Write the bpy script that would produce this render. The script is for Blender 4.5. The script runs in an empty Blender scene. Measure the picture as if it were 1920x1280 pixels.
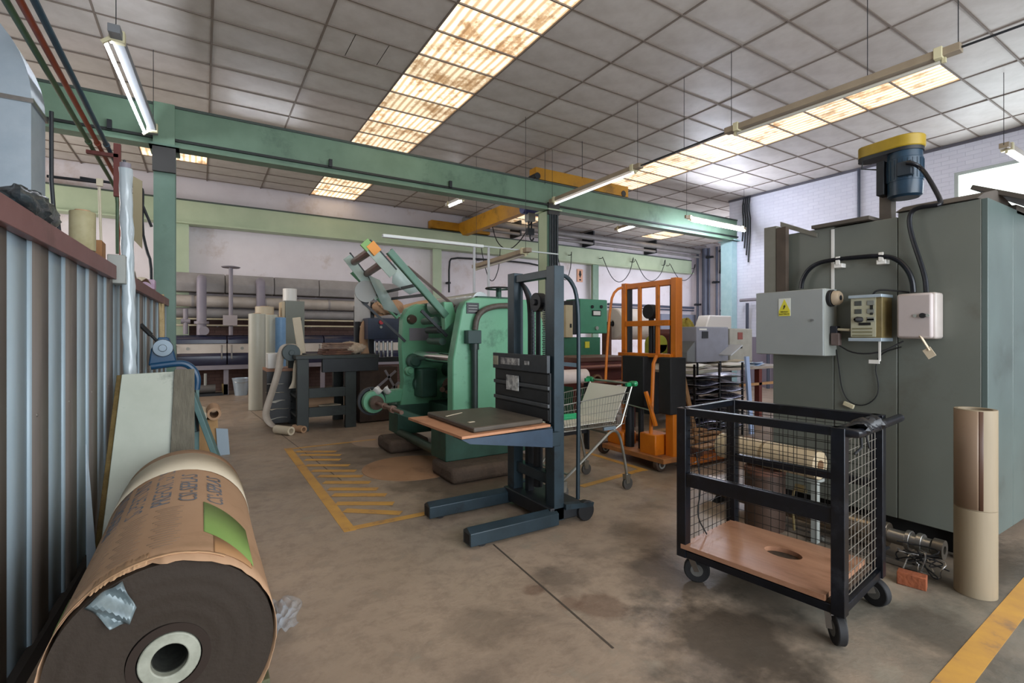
import bpy, math, random
from mathutils import Vector, Matrix, Quaternion
R = math.radians; PI = math.pi
rnd = random.Random(7)
C = bpy.context.scene.collection
SC = bpy.context.scene

# ------------------------------------------------------------------ camera, sky, lights, exposure
F, CX, HY, EYE, YAW = 931.0, 960.0, 628.0, 1.4, R(32)
cd = bpy.data.cameras.new('camera'); cam = bpy.data.objects.new('camera', cd); C.objects.link(cam)
cam.location = (0, 0, EYE); cam.rotation_euler = (R(90), 0, -YAW)
cd.sensor_width = 36; cd.lens = 36*F/1920; cd.shift_y = -(640-HY)/1920; cd.clip_start = .05
SC.camera = cam
SC.view_settings.view_transform = 'Standard'; SC.view_settings.look = 'None'
SC.view_settings.gamma = 1; SC.view_settings.use_curve_mapping = False
SC.view_settings.exposure = 0.85
w = bpy.data.worlds.new('sky'); SC.world = w; w.use_nodes = True
w.node_tree.nodes['Background'].inputs[0].default_value = (.75, .87, 1, 1)
w.node_tree.nodes['Background'].inputs[1].default_value = 1.0
SKY_E, WIN_E, TUBE_E = .90, 3.2, 26.0

def area(name, loc, rot, sx, sy, power, col):
    l = bpy.data.lights.new(name, 'AREA'); l.shape = 'RECTANGLE'; l.size = sx; l.size_y = sy
    l.energy = power; l.color = col
    o = bpy.data.objects.new(name, l); C.objects.link(o); o.location = loc; o.rotation_euler = rot
    return o
# window daylight, plus fill lamps added behind the camera and in the rear bay
area('fill_front', (3.0, -3.9, 2.3), (R(90), 0, 0), 7, 4.0, 290, (.90, .95, 1))  # added fill lamp at an invented opening in the front wall
area('daylight_right_window', (12.6, 2.3, 4.0), (R(90), 0, R(90)), 3, 1.6, 26, (.80, .86, 1))
area('fill_rear_left', (-5.8, 11.5, 3.0), (R(90), 0, R(-90)), 4, 2.5, 130, (1, .94, .90))  # added fill lamp, the left wall has no window
area('fill_rear_right', (15.6, 8.82, 3.0), (R(90), 0, 0), 4.5, 2.5, 150, (.84, .88, 1))  # added fill lamp out of view on the side wall, no window there

# ------------------------------------------------------------------ pixel of the photograph -> point on a real plane
ca, sa = math.cos(YAW), math.sin(YAW)
def _w(d, l, z): return Vector((l*ca+d*sa, -l*sa+d*ca, z))
def PZ(px, py, z=0.0):
    d = (EYE-z)*F/(py-HY); return _w(d, (px-CX)*d/F, z)
def PY(px, py, Y):
    t = (px-CX)/F; d = Y/(ca-t*sa); return _w(d, t*d, EYE+(HY-py)/F*d)
def PX(px, py, X):
    t = (px-CX)/F; d = X/(t*ca+sa); return _w(d, t*d, EYE+(HY-py)/F*d)
def proj(p):
    l = p[0]*ca-p[1]*sa; d = p[0]*sa+p[1]*ca
    return None if d < .1 else (CX+F*l/d, HY-F*(p[2]-EYE)/d)

# ------------------------------------------------------------------ materials
def lin(c):
    c = c/255.0
    return c/12.92 if c <= .04045 else ((c+.055)/1.055)**2.4
def rgb(h): return tuple(lin(int(h[i:i+2], 16)) for i in (0, 2, 4))+(1,)
MATS = {}
def mat(name, c1, c2=None, rough=.5, metal=0.0, scale=6.0, bump=0.0, lo=.35, hi=.65, stretch=(1, 1, 1), c3=None, s3=1.5, rand=0.0, bscale=None, trans=0.0, alpha=1.0, spec=.5):
    if name in MATS: return MATS[name]
    m = bpy.data.materials.new(name); m.use_nodes = True; n = m.node_tree.nodes; L = m.node_tree.links
    b = n['Principled BSDF']; b.inputs['Roughness'].default_value = rough; b.inputs['Metallic'].default_value = metal
    b.inputs['Specular IOR Level'].default_value = spec
    b.inputs['Base Color'].default_value = rgb(c1)
    if trans: b.inputs['Transmission Weight'].default_value = trans; b.inputs['IOR'].default_value = 1.1
    if alpha < 1: b.inputs['Alpha'].default_value = alpha
    if c2 or bump or rand or c3:
        tc = n.new('ShaderNodeTexCoord'); mp = n.new('ShaderNodeMapping'); mp.inputs['Scale'].default_value = stretch
        L.new(tc.outputs['Object'], mp.inputs[0]); vec = mp.outputs[0]
        no = n.new('ShaderNodeTexNoise'); no.inputs['Scale'].default_value = scale; no.inputs['Detail'].default_value = 6
        no.inputs['Roughness'].default_value = .6; L.new(vec, no.inputs['Vector'])
        col = None
        if c2:
            r = n.new('ShaderNodeValToRGB'); r.color_ramp.elements[0].position = lo; r.color_ramp.elements[1].position = hi
            r.color_ramp.elements[0].color = rgb(c1); r.color_ramp.elements[1].color = rgb(c2)
            L.new(no.outputs['Fac'], r.inputs[0]); col = r.outputs[0]
        if c3:
            n3 = n.new('ShaderNodeTexNoise'); n3.inputs['Scale'].default_value = s3; n3.inputs['Detail'].default_value = 8; n3.inputs['Roughness'].default_value = .7
            L.new(vec, n3.inputs['Vector'])
            r3 = n.new('ShaderNodeValToRGB'); r3.color_ramp.elements[0].position = .56; r3.color_ramp.elements[1].position = .70
            L.new(n3.outputs['Fac'], r3.inputs[0])
            mx = n.new('ShaderNodeMix'); mx.data_type = 'RGBA'; mx.inputs['B'].default_value = rgb(c3)
            L.new(r3.outputs[0], mx.inputs['Factor'])
            if col: L.new(col, mx.inputs['A'])
            else: mx.inputs['A'].default_value = rgb(c1)
            col = mx.outputs['Result']
        if rand:
            oi = n.new('ShaderNodeObjectInfo'); hs = n.new('ShaderNodeHueSaturation'); mr = n.new('ShaderNodeMapRange')
            mr.inputs['To Min'].default_value = 1-rand; mr.inputs['To Max'].default_value = 1+rand
            L.new(oi.outputs['Random'], mr.inputs[0]); L.new(mr.outputs[0], hs.inputs['Value'])
            if col: L.new(col, hs.inputs['Color'])
            else: hs.inputs['Color'].default_value = rgb(c1)
            col = hs.outputs[0]
        if col: L.new(col, b.inputs['Base Color'])
        if bump:
            bs = n.new('ShaderNodeTexNoise'); bs.inputs['Scale'].default_value = bscale or scale*3; bs.inputs['Detail'].default_value = 4
            L.new(vec, bs.inputs['Vector'])
            bp = n.new('ShaderNodeBump'); bp.inputs['Strength'].default_value = bump; bp.inputs['Distance'].default_value = .02
            L.new(bs.outputs['Fac'], bp.inputs['Height']); L.new(bp.outputs[0], b.inputs['Normal'])
    MATS[name] = m; return m
def emit(name, c, s, c0=None):
    m = bpy.data.materials.new(name); m.use_nodes = True; b = m.node_tree.nodes['Principled BSDF']
    b.inputs['Base Color'].default_value = rgb(c0 or c); b.inputs['Emission Color'].default_value = rgb(c); b.inputs['Emission Strength'].default_value = s
    MATS[name] = m; return m

def floor_mat():
    m = bpy.data.materials.new('concrete_floor'); m.use_nodes = True; n = m.node_tree.nodes; L = m.node_tree.links
    b = n['Principled BSDF']; tc = n.new('ShaderNodeTexCoord')
    def noise(s, d=8, r=.6, dist=0):
        x = n.new('ShaderNodeTexNoise'); x.inputs['Scale'].default_value = s; x.inputs['Detail'].default_value = d; x.inputs['Roughness'].default_value = r
        x.inputs['Distortion'].default_value = dist; L.new(tc.outputs['Object'], x.inputs['Vector']); return x.outputs['Fac']
    def ramp(f, a, b_, ca_, cb):
        x = n.new('ShaderNodeValToRGB'); x.color_ramp.elements[0].position = a; x.color_ramp.elements[1].position = b_
        x.color_ramp.elements[0].color = ca_; x.color_ramp.elements[1].color = cb; L.new(f, x.inputs[0]); return x.outputs[0]
    def mix(f, a, b_):
        x = n.new('ShaderNodeMix'); x.data_type = 'RGBA'; L.new(f, x.inputs['Factor'])
        for s, v in (('A', a), ('B', b_)):
            if isinstance(v, tuple): x.inputs[s].default_value = v
            else: L.new(v, x.inputs[s])
        return x.outputs['Result']
    K, W = (0, 0, 0, 1), (1, 1, 1, 1)
    base = ramp(noise(.9, 6), .3, .7, rgb('998775'), rgb('b09c88'))
    base = mix(ramp(noise(7, 10, .75), .47, .68, K, (.55, .55, .55, 1)), base, rgb('6f5f52'))
    base = mix(ramp(noise(.55, 8, .6, .4), .52, .60, K, (.45, .45, .45, 1)), base, rgb('776a5e'))
    base = mix(ramp(noise(2.3, 10, .65, .6), .55, .72, K, (.75, .75, .75, 1)), base, rgb('75685c'))
    # greyer, dirtier concrete around the trolley and the oven (X > 1.5, Y < 3)
    sep = n.new('ShaderNodeSeparateXYZ'); L.new(tc.outputs['Object'], sep.inputs[0])
    def blob(x, y, r, soft=.5):
        v = n.new('ShaderNodeVectorMath'); v.operation = 'DISTANCE'; v.inputs[1].default_value = (x, y, 0)
        L.new(tc.outputs['Object'], v.inputs[0])
        a = n.new('ShaderNodeMath'); a.operation = 'MULTIPLY_ADD'; L.new(noise(2.6, 8, .65), a.inputs[0]); a.inputs[1].default_value = 2.4*r; L.new(v.outputs['Value'], a.inputs[2])
        return ramp_map(a.outputs[0], r*(2.15-soft), r*2.25)
    def ramp_map(v, a, b_):
        x = n.new('ShaderNodeMapRange'); x.inputs['From Min'].default_value = a; x.inputs['From Max'].default_value = b_
        x.inputs['To Min'].default_value = 1; x.inputs['To Max'].default_value = 0; L.new(v, x.inputs[0]); return x.outputs[0]
    def sc(f, k):
        x = n.new('ShaderNodeMath'); x.operation = 'MULTIPLY'; L.new(f, x.inputs[0]); x.inputs[1].default_value = k; return x.outputs[0]
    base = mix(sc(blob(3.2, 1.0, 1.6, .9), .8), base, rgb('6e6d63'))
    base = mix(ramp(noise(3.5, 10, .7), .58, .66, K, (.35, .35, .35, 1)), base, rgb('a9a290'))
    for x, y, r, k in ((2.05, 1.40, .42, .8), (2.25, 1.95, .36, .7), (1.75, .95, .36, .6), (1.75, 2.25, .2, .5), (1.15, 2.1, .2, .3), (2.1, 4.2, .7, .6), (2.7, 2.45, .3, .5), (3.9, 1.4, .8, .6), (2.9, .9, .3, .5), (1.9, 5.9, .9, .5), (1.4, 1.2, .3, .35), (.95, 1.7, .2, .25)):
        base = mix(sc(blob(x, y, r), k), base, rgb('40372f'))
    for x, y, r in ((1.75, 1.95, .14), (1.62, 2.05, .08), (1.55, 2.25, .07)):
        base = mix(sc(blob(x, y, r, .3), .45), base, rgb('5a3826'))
    base = mix(sc(ramp(noise(11, 12, .8), .62, .70, K, W), .5), base, rgb('b9ae9c'))
    L.new(base, b.inputs['Base Color'])
    L.new(ramp(noise(1.7, 6), .35, .7, (.30, .30, .30, 1), (.62, .62, .62, 1)), b.inputs['Roughness'])
    bp = n.new('ShaderNodeBump'); bp.inputs['Strength'].default_value = .25; bp.inputs['Distance'].default_value = .01
    L.new(noise(28, 6), bp.inputs['Height']); L.new(bp.outputs[0], b.inputs['Normal'])
    return m

def skylight_mat():
    m = bpy.data.materials.new('dirty_corrugated_skylight'); m.use_nodes = True; n = m.node_tree.nodes; L = m.node_tree.links
    b = n['Principled BSDF']; tc = n.new('ShaderNodeTexCoord'); geo = n.new('ShaderNodeNewGeometry')
    wv = n.new('ShaderNodeTexWave'); wv.bands_direction = 'X'; wv.inputs['Scale'].default_value = 2.9; wv.inputs['Distortion'].default_value = .6
    L.new(geo.outputs['Position'], wv.inputs['Vector'])
    oi = n.new('ShaderNodeObjectInfo')
    no = n.new('ShaderNodeTexNoise'); no.inputs['Scale'].default_value = 3.0; no.inputs['Detail'].default_value = 8; no.inputs['Roughness'].default_value = .7
    mp = n.new('ShaderNodeMapping'); mp.inputs['Scale'].default_value = (1.1, .9, 1); L.new(geo.outputs['Position'], mp.inputs[0]); L.new(mp.outputs[0], no.inputs['Vector'])
    r = n.new('ShaderNodeValToRGB'); e = r.color_ramp.elements
    e[0].position = .50; e[0].color = (1.0, .84, .60, 1); e[1].position = .62; e[1].color = (.42, .24, .11, 1)
    L.new(no.outputs['Fac'], r.inputs[0])
    wr = n.new('ShaderNodeValToRGB'); wr.color_ramp.elements[0].position = .1; wr.color_ramp.elements[1].position = .55
    wr.color_ramp.elements[0].color = (.46, .30, .16, 1); wr.color_ramp.elements[1].color = (1, 1, 1, 1)
    L.new(wv.outputs['Color'], wr.inputs[0])
    mx = n.new('ShaderNodeMix'); mx.data_type = 'RGBA'; mx.blend_type = 'MULTIPLY'; mx.inputs['Factor'].default_value = .8
    L.new(r.outputs[0], mx.inputs['A']); L.new(wr.outputs[0], mx.inputs['B'])
    mr = n.new('ShaderNodeMapRange'); mr.inputs['To Min'].default_value = .65*SKY_E; mr.inputs['To Max'].default_value = 1.15*SKY_E
    L.new(oi.outputs['Random'], mr.inputs[0]); L.new(mr.outputs[0], b.inputs['Emission Strength'])
    L.new(mx.outputs['Result'], b.inputs['Emission Color']); b.inputs['Base Color'].default_value = rgb('b8a888')
    return m

def brick_wall_mat(name, c1, c2, c3):
    m = bpy.data.materials.new(name); m.use_nodes = True; n = m.node_tree.nodes; L = m.node_tree.links
    b = n['Principled BSDF']; geo = n.new('ShaderNodeNewGeometry'); sp = n.new('ShaderNodeSeparateXYZ'); L.new(geo.outputs['Position'], sp.inputs[0])
    cb = n.new('ShaderNodeCombineXYZ'); ad = n.new('ShaderNodeMath'); ad.operation = 'ADD'
    L.new(sp.outputs[0], ad.inputs[0]); L.new(sp.outputs[1], ad.inputs[1]); L.new(ad.outputs[0], cb.inputs[0]); L.new(sp.outputs[2], cb.inputs[1])
    br = n.new('ShaderNodeTexBrick'); br.inputs['Scale'].default_value = 1; br.inputs['Brick Width'].default_value = .25; br.inputs['Row Height'].default_value = .085
    br.inputs['Mortar Size'].default_value = .006; br.inputs['Mortar Smooth'].default_value = .6
    br.inputs['Color1'].default_value = rgb(c1); br.inputs['Color2'].default_value = rgb(c2); br.inputs['Mortar'].default_value = rgb(c3)
    L.new(cb.outputs[0], br.inputs['Vector'])
    no = n.new('ShaderNodeTexNoise'); no.inputs['Scale'].default_value = .9; no.inputs['Detail'].default_value = 9; no.inputs['Roughness'].default_value = .65; L.new(geo.outputs['Position'], no.inputs['Vector'])
    r = n.new('ShaderNodeValToRGB'); r.color_ramp.elements[0].position = .5; r.color_ramp.elements[1].position = .8; r.color_ramp.elements[1].color = (.6, .6, .6, 1)
    L.new(no.outputs['Fac'], r.inputs[0])
    mx = n.new('ShaderNodeMix'); mx.data_type = 'RGBA'; L.new(r.outputs[0], mx.inputs['Factor']); L.new(br.outputs['Color'], mx.inputs['A']); mx.inputs['B'].default_value = rgb(c3)
    L.new(mx.outputs['Result'], b.inputs['Base Color']); b.inputs['Roughness'].default_value = .8
    bp = n.new('ShaderNodeBump'); bp.inputs['Strength'].default_value = .4; bp.inputs['Distance'].default_value = .02; bp.invert = True
    L.new(br.outputs['Fac'], bp.inputs['Height']); L.new(bp.outputs[0], b.inputs['Normal'])
    return m

# ------------------------------------------------------------------ mesh building
INV = {}
class B:
    def __init__(s): s.v = []; s.f = []
    def add(s, vs, fs):
        o = len(s.v); s.v += [Vector(v) for v in vs]; s.f += [tuple(i+o for i in f) for f in fs]; return s
    def box(s, c, d, M=None):
        c = Vector(c); x, y, z = d[0]/2, d[1]/2, d[2]/2
        vs = [Vector((a*x, b*y, e*z)) for a in (-1, 1) for b in (-1, 1) for e in (-1, 1)]
        vs = [(M @ v if M else v)+c for v in vs]
        return s.add(vs, [(0, 1, 3, 2), (4, 6, 7, 5), (0, 4, 5, 1), (2, 3, 7, 6), (0, 2, 6, 4), (1, 5, 7, 3)])
    def span(s, a, b):     # box between two opposite corners
        a, b = Vector(a), Vector(b); return s.box((a+b)/2, [abs(b[i]-a[i]) for i in range(3)])
    def bar(s, p, q, w, h, up=(0, 0, 1)):
        p, q = Vector(p), Vector(q); x = (q-p); L = x.length; x.normalize(); up = Vector(up)
        if abs(x.dot(up)) > .98: up = Vector((0, 1, 0))
        y = up.cross(x).normalized(); z = x.cross(y)
        M = Matrix((x, y, z)).transposed()
        return s.box((p+q)/2, (L, w, h), M)
    def cyl(s, p, q, r, r2=None, n=16, caps=True, ri=0):
        p, q = Vector(p), Vector(q); x = (q-p).normalized(); r2 = r if r2 is None else r2
        a = x.orthogonal().normalized(); b = x.cross(a)
        c = [(a*math.cos(2*PI*i/n)+b*math.sin(2*PI*i/n)) for i in range(n)]
        if ri:
            vs = [p+k*r for k in c]+[q+k*r2 for k in c]+[q+k*ri for k in c]+[p+k*ri for k in c]; fs = []
            for j in range(4):
                j2 = (j+1) % 4
                fs += [(j*n+i, j*n+(i+1) % n, j2*n+(i+1) % n, j2*n+i) for i in range(n)]
            return s.add(vs, fs)
        vs = [p+k*r for k in c]+[q+k*r2 for k in c]
        fs = [(i, (i+1) % n, n+(i+1) % n, n+i) for i in range(n)]
        if caps: fs += [tuple(range(n-1, -1, -1)), tuple(range(n, 2*n))]
        return s.add(vs, fs)
    def tube(s, pts, r, n=8, sm=0):
        pts = [Vector(p) for p in pts]
        for _ in range(sm):
            q = [pts[0]]
            for a, b in zip(pts, pts[1:]): q += [a*.75+b*.25, a*.25+b*.75]
            pts = q+[pts[-1]]
        t0 = (pts[1]-pts[0]).normalized(); a = t0.orthogonal().normalized(); o = len(s.v); m = len(pts); vs = []; fs = []
        for i, p in enumerate(pts):
            t = (pts[min(i+1, m-1)]-pts[max(i-1, 0)]).normalized()
            a = (a-t*a.dot(t)).normalized(); b = t.cross(a)
            vs += [p+(a*math.cos(2*PI*k/n)+b*math.sin(2*PI*k/n))*r for k in range(n)]
        for i in range(m-1): fs += [(i*n+k, i*n+(k+1) % n, (i+1)*n+(k+1) % n, (i+1)*n+k) for k in range(n)]
        fs += [tuple(range(n-1, -1, -1)), tuple(range((m-1)*n, m*n))]
        return s.add(vs, fs)
    def prism(s, poly, org, u, v, wv):      # 2-D outline in plane (u, v) pushed along wv
        org, u, v, wv = Vector(org), Vector(u), Vector(v), Vector(wv); n = len(poly)
        a = [org+u*x+v*y for x, y in poly]; b = [p+wv for p in a]
        fs = [(i, (i+1) % n, n+(i+1) % n, n+i) for i in range(n)]+[tuple(range(n-1, -1, -1)), tuple(range(n, 2*n))]
        return s.add(a+b, fs)
    def lathe(s, prof, o, ax=(0, 0, 1), n=20):
        o, x = Vector(o), Vector(ax).normalized(); a = x.orthogonal().normalized(); b = x.cross(a); m = len(prof); vs = []; fs = []
        for r, h in prof: vs += [o+x*h+(a*math.cos(2*PI*k/n)+b*math.sin(2*PI*k/n))*max(r, 1e-4) for k in range(n)]
        for i in range(m-1): fs += [(i*n+k, i*n+(k+1) % n, (i+1)*n+(k+1) % n, (i+1)*n+k) for k in range(n)]
        return s.add(vs, fs)
    def grid(s, fn, nu, nv):
        vs = [fn(i/nu, j/nv) for i in range(nu+1) for j in range(nv+1)]
        fs = [(i*(nv+1)+j, (i+1)*(nv+1)+j, (i+1)*(nv+1)+j+1, i*(nv+1)+j+1) for i in range(nu) for j in range(nv)]
        return s.add(vs, fs)
    def go(s, name, m, parent=None, bevel=0.0, ang=35, solid=0.0, label=None, stuff=False):
        inv = INV.get(parent.name) if parent else None
        vs = [inv @ v for v in s.v] if inv else s.v
        me = bpy.data.meshes.new(name); me.from_pydata([tuple(v) for v in vs], [], s.f); me.validate(); me.update()
        bmn = __import__('bmesh').new(); bmn.from_mesh(me); __import__('bmesh').ops.recalc_face_normals(bmn, faces=bmn.faces); bmn.to_mesh(me); bmn.free()
        me.shade_smooth(); me.set_sharp_from_angle(angle=R(ang)); me.materials.append(m)
        o = bpy.data.objects.new(name, me); C.objects.link(o)
        if parent: o.parent = parent
        if inv: INV[o.name] = inv
        if solid: k = o.modifiers.new('t', 'SOLIDIFY'); k.thickness = solid; k.offset = 0
        if bevel: k = o.modifiers.new('b', 'BEVEL'); k.width = bevel; k.segments = 2; k.limit_method = 'ANGLE'
        if label: o['label'] = label
        if stuff: o['kind'] = 'stuff'
        return o
def thing(name, label, cat, loc=(0, 0, 0), rotz=0.0, group=None, local=False):
    o = bpy.data.objects.new(name, None); C.objects.link(o); o.empty_display_size = .1
    o.location = loc; o.rotation_euler = (0, 0, rotz); o['label'] = label; o['category'] = cat
    if group: o['group'] = group
    INV[o.name] = None if local else (Matrix.Translation(Vector(loc)) @ Matrix.Rotation(rotz, 4, 'Z')).inverted()
    if INV[o.name] is None: INV.pop(o.name)
    return o
def tag(o, label, cat, group=None):
    o['label'] = label; o['category'] = cat
    if group: o['group'] = group
    return o
def struct(o): o['kind'] = 'structure'; return o
def origin(o):      # puts a single-mesh thing's origin at its base
    me = o.data; xs = [v.co for v in me.vertices]
    c = Vector(((min(v.x for v in xs)+max(v.x for v in xs))/2, (min(v.y for v in xs)+max(v.y for v in xs))/2, min(v.z for v in xs)))
    me.transform(Matrix.Translation(-c)); o.location = c; return o
def dup(o, parent=None, label=None, loc=None, rotz=None):
    c = o.copy(); C.objects.link(c)
    if parent: c.parent = parent
    if label: c['label'] = label
    if loc is not None: c.location = loc
    if rotz is not None: c.rotation_euler = (0, 0, rotz)
    for k in o.children: dup(k, c)
    return c
def text(s, size, m, M, name, parent=None, ext=.0005, align='CENTER', bend=None):
    cu = bpy.data.curves.new(name, 'FONT'); cu.body = s; cu.size = size; cu.extrude = ext; cu.align_x = align; cu.align_y = 'CENTER'; cu.resolution_u = 2
    t = bpy.data.objects.new(name, cu); C.objects.link(t); bpy.context.view_layer.update()
    me = bpy.data.meshes.new_from_object(t.evaluated_get(bpy.context.evaluated_depsgraph_get())); bpy.data.objects.remove(t)
    vs = [M @ v.co if not bend else bend(v.co) for v in me.vertices]
    inv = INV.get(parent.name) if parent else None
    for v, p in zip(me.vertices, vs): v.co = inv @ Vector(p) if inv else Vector(p)
    me.materials.clear(); me.materials.append(m); me.name = name
    o = bpy.data.objects.new(name, me); C.objects.link(o)
    if parent: o.parent = parent
    return o
def frame(p, x, y):     # matrix whose local x, y lie along x, y at p
    x = Vector(x).normalized(); z = x.cross(Vector(y)).normalized(); y = z.cross(x)
    M = Matrix((x, y, z)).transposed().to_4x4(); M.translation = Vector(p); return M

# ------------------------------------------------------------------ palette
CONC = floor_mat(); SKYM = skylight_mat()
TILE = mat('ceiling_tile', 'c9c3bd', 'bab3ac', rough=.45, scale=3, bump=.10, bscale=5, rand=.05, spec=.5)
GRID = mat('grid_rail', '7a6e64', rough=.6)
VOID = mat('plenum', '3a332c', rough=.9)
GREEN = mat('beam_green', '66826c', '728e78', rough=.45, scale=2, c3='536b5a', s3=1.2, stretch=(1, 1, 1))
PGREEN = mat('pale_green_paint', 'a9b99c', 'b4c3a6', rough=.6, scale=1.5)
COLG = mat('column_green', '5a7868', '648372', rough=.4, scale=3, c3='476053')
WHITEP = mat('white_wall', 'ddd6da', 'e6e0e4', rough=.8, scale=1.2, c3='cbbdb8', s3=.9)
BRICKW = brick_wall_mat('whitewashed_brick', 'dfdfea', 'd9d9e5', 'cfcfdc')
DADO = brick_wall_mat('brown_painted_brick', '70564e', '664c46', '4e3c36')
PRESS = mat('press_green', '639f7d', '6da987', rough=.36, scale=3, c3='4a7c62', s3=3.0)
PRESSD = mat('press_dark_green', '2f5647', '274639', rough=.55, scale=5, c3='1c2e26', s3=3)
DBLUE = mat('navy_steel', '25333a', '2d3d46', rough=.42, scale=6, c3='1c2125', s3=4, metal=.2)
DARK = mat('dark_steel', '23262a', '2d3034', rough=.5, scale=6, metal=.3)
BLACK = mat('black_rubber', '141416', '1d1d1f', rough=.7, scale=8)
BLKGLOSS = mat('black_paint', '0d0f14', '141821', rough=.30, scale=10, c3='2a2d34', s3=9, metal=.2)
ORANGE = mat('orange_paint', 'd97a16', 'c96d12', rough=.42, scale=4, c3='8e4d14', s3=3)
YELLOW = mat('crane_yellow', 'b98418', 'a87516', rough=.5, scale=3, c3='7d5a18')
FLOORY = mat('worn_floor_yellow', 'd3a04a', 'c08f4c', rough=.55, scale=5, c3='96785a', s3=5)
KRAFT = mat('kraft_paper', 'bb9676', 'b08b6b', rough=.75, scale=2, c3='a07f5f', s3=2)
CREAM = mat('cream_paper', 'd9ccb4', 'cfc1a8', rough=.6, scale=2)
WPAPER = mat('white_paper', 'd9d4c8', 'cbc8ba', rough=.5, scale=2)
GREY = mat('oven_grey', '6d7169', '676b63', rough=.36, scale=1.5, c3='5e5d54', s3=1.2)
LGREY = mat('box_grey', '9da09b', '949892', rough=.4, scale=2)
GALV = mat('galvanised', 'b4c2cc', 'a6b6c2', rough=.38, metal=.35, scale=4, bump=.08)
STEEL = mat('steel', 'b0aeaa', 'a09e9a', rough=.3, metal=.9, scale=8)
CHROME = mat('chrome', 'd8d6d4', rough=.14, metal=1)
RUST = mat('rusty_brown', '6b4636', '553628', rough=.7, scale=7, c3='8b6248')
WOOD = mat('plywood', 'b3866a', 'a3765c', rough=.33, scale=2.5, stretch=(1, 6, 1), c3='80583e', s3=1.5)
PINE = mat('pine', 'b58a5e', 'a67a4e', rough=.6, scale=3, stretch=(6, 1, 6))
PIPEG = mat('grey_pipe', '8f8990', '85808a', rough=.5, scale=3)
LAG = mat('lagged_duct', '9b9796', '8c8886', rough=.6, scale=3, bump=.3)
NAVYG = mat('navy_gloss', '23263c', '2b2f48', rough=.25, scale=3)
IVORY = mat('ivory_plastic', 'd8cfb8', 'c9bf9e', rough=.45, scale=4)
WHITE = mat('white_enamel', 'e2e0da', rough=.35)
MAROON = mat('maroon_paint', '6b2f26', '5a2620', rough=.5, scale=4)
RAILRED = mat('rail_red', '7b5452', '714a48', rough=.45, scale=4, c3='5e403c')

# ================================================================== THE SETTING
XW, YB, ZC = 12.8, 14.5, 5.23            # right wall, back wall, ceiling height
XL, XR2, YF, YM = -6.0, 18.5, -4.0, 8.75  # left end, rear bay's right end, front wall, line where the rear bay widens
flo = struct(B().span((XL, YF, -.1), (XR2, YB, 0)).go('floor', CONC))
B().bar(PZ(925, 1020, .0005), PZ(1150, 1215, .0005), .012, .001).go('floor_joint', mat('joint', '4e453d'), flo)
B().bar(PZ(640, 900, .0005), PZ(470, 770, .0005), .01, .001).go('floor_joint', mat('joint', '4e453d'), flo)
struct(B().span((XL, YB, 0), (XR2, YB+.2, ZC+.3)).go('wall_back', WHITEP))
wd = struct(B().span((-5.9, YB-.03, 0), (7.6, YB, 1.95)).go('wall_back_dado', DADO))
wr = B()
for a, b in (((XW, YF, 0), (XW+.2, .2, ZC+.3)), ((XW, .2, 0), (XW+.2, 3.75, 3.05)), ((XW, .2, 4.65), (XW+.2, 3.75, ZC+.3)), ((XW, 3.75, 0), (XW+.2, YM, ZC+.3))): wr.span(a, b)
wr = struct(wr.go('wall_right', BRICKW))
struct(B().span((XW-.02, 3.9, 0), (XW, 8.4, 1.35)).go('wall_right_dado', mat('mauve_dado', '8d8492', rough=.7)))
struct(B().span((XR2, YM, 0), (XR2+.2, YB, ZC+.3)).go('wall_rear_bay', WHITEP))
struct(B().span((XW+.2, YM-.2, 0), (XR2, YM, ZC+.3)).go('wall_side', WHITEP))
struct(B().span((XL-.2, YF, 0), (XL, YB, ZC+.3)).go('wall_left', WHITEP))
wf = B()
for a, b in (((XL, YF-.2, 0), (-.8, YF, ZC+.3)), ((6.8, YF-.2, 0), (XW, YF, ZC+.3)), ((-.8, YF-.2, 4.4), (6.8, YF, ZC+.3)), ((-.8, YF-.2, 0), (6.8, YF, .05))): wf.span(a, b)
struct(wf.go('wall_front', WHITEP))
wn = struct(B().span((XW+.02, .2, 3.05), (XW+.1, .26, 4.65)).span((XW+.02, 3.69, 3.05), (XW+.1, 3.75, 4.65)).span((XW+.02, .26, 4.59), (XW+.1, 3.69, 4.65)).span((XW+.02, .26, 3.05), (XW+.1, 3.69, 3.11)).go('window_1', mat('window_frame_grey', 'b4bcb8')))
wn['label'] = 'high window in the whitewashed brick wall above the oven'
B().span((XW+.05, .26, 3.11), (XW+.06, 3.69, 4.59)).go('frosted_pane', emit('daylit_pane', 'e4f2ea', 1.5), wn)

# ceiling: backing, T-bar grid, tiles one by one, translucent corrugated panels
cl = B().span((XL, YF, ZC+.12), (XR2, YB, ZC+.2)).go('ceiling', VOID); struct(cl)
PX0, PW, PY0, PH = .11, 1.196, .292, .612
xs = [PX0+PW*k for k in range(-5, 16)]; ys = [PY0+PH*k for k in range(-7, 24)]
for x in xs: B().span((x-.011, YF, ZC-.003), (x+.011, YB, ZC+.02)).go('grid_rail', GRID, cl)
for y in ys: B().span((XL, y-.010, ZC-.004), (XR2, y+.010, ZC+.02)).go('grid_rail', GRID, cl)
def tile_fn(sag):
    def fn(u, v): return ((u-.5)*(PW-.024), (v-.5)*(PH-.022), -sag*16*u*(1-u)*v*(1-v)*.5)
    return fn
tms = []
for sag in (.004, .012, .022):
    o = B().grid(tile_fn(sag), 6, 4).go('t', TILE); tms.append(o.data); bpy.data.objects.remove(o)
o = B().grid(tile_fn(0), 1, 1).go('t', SKYM); skm = o.data; bpy.data.objects.remove(o)
cells = []
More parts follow.
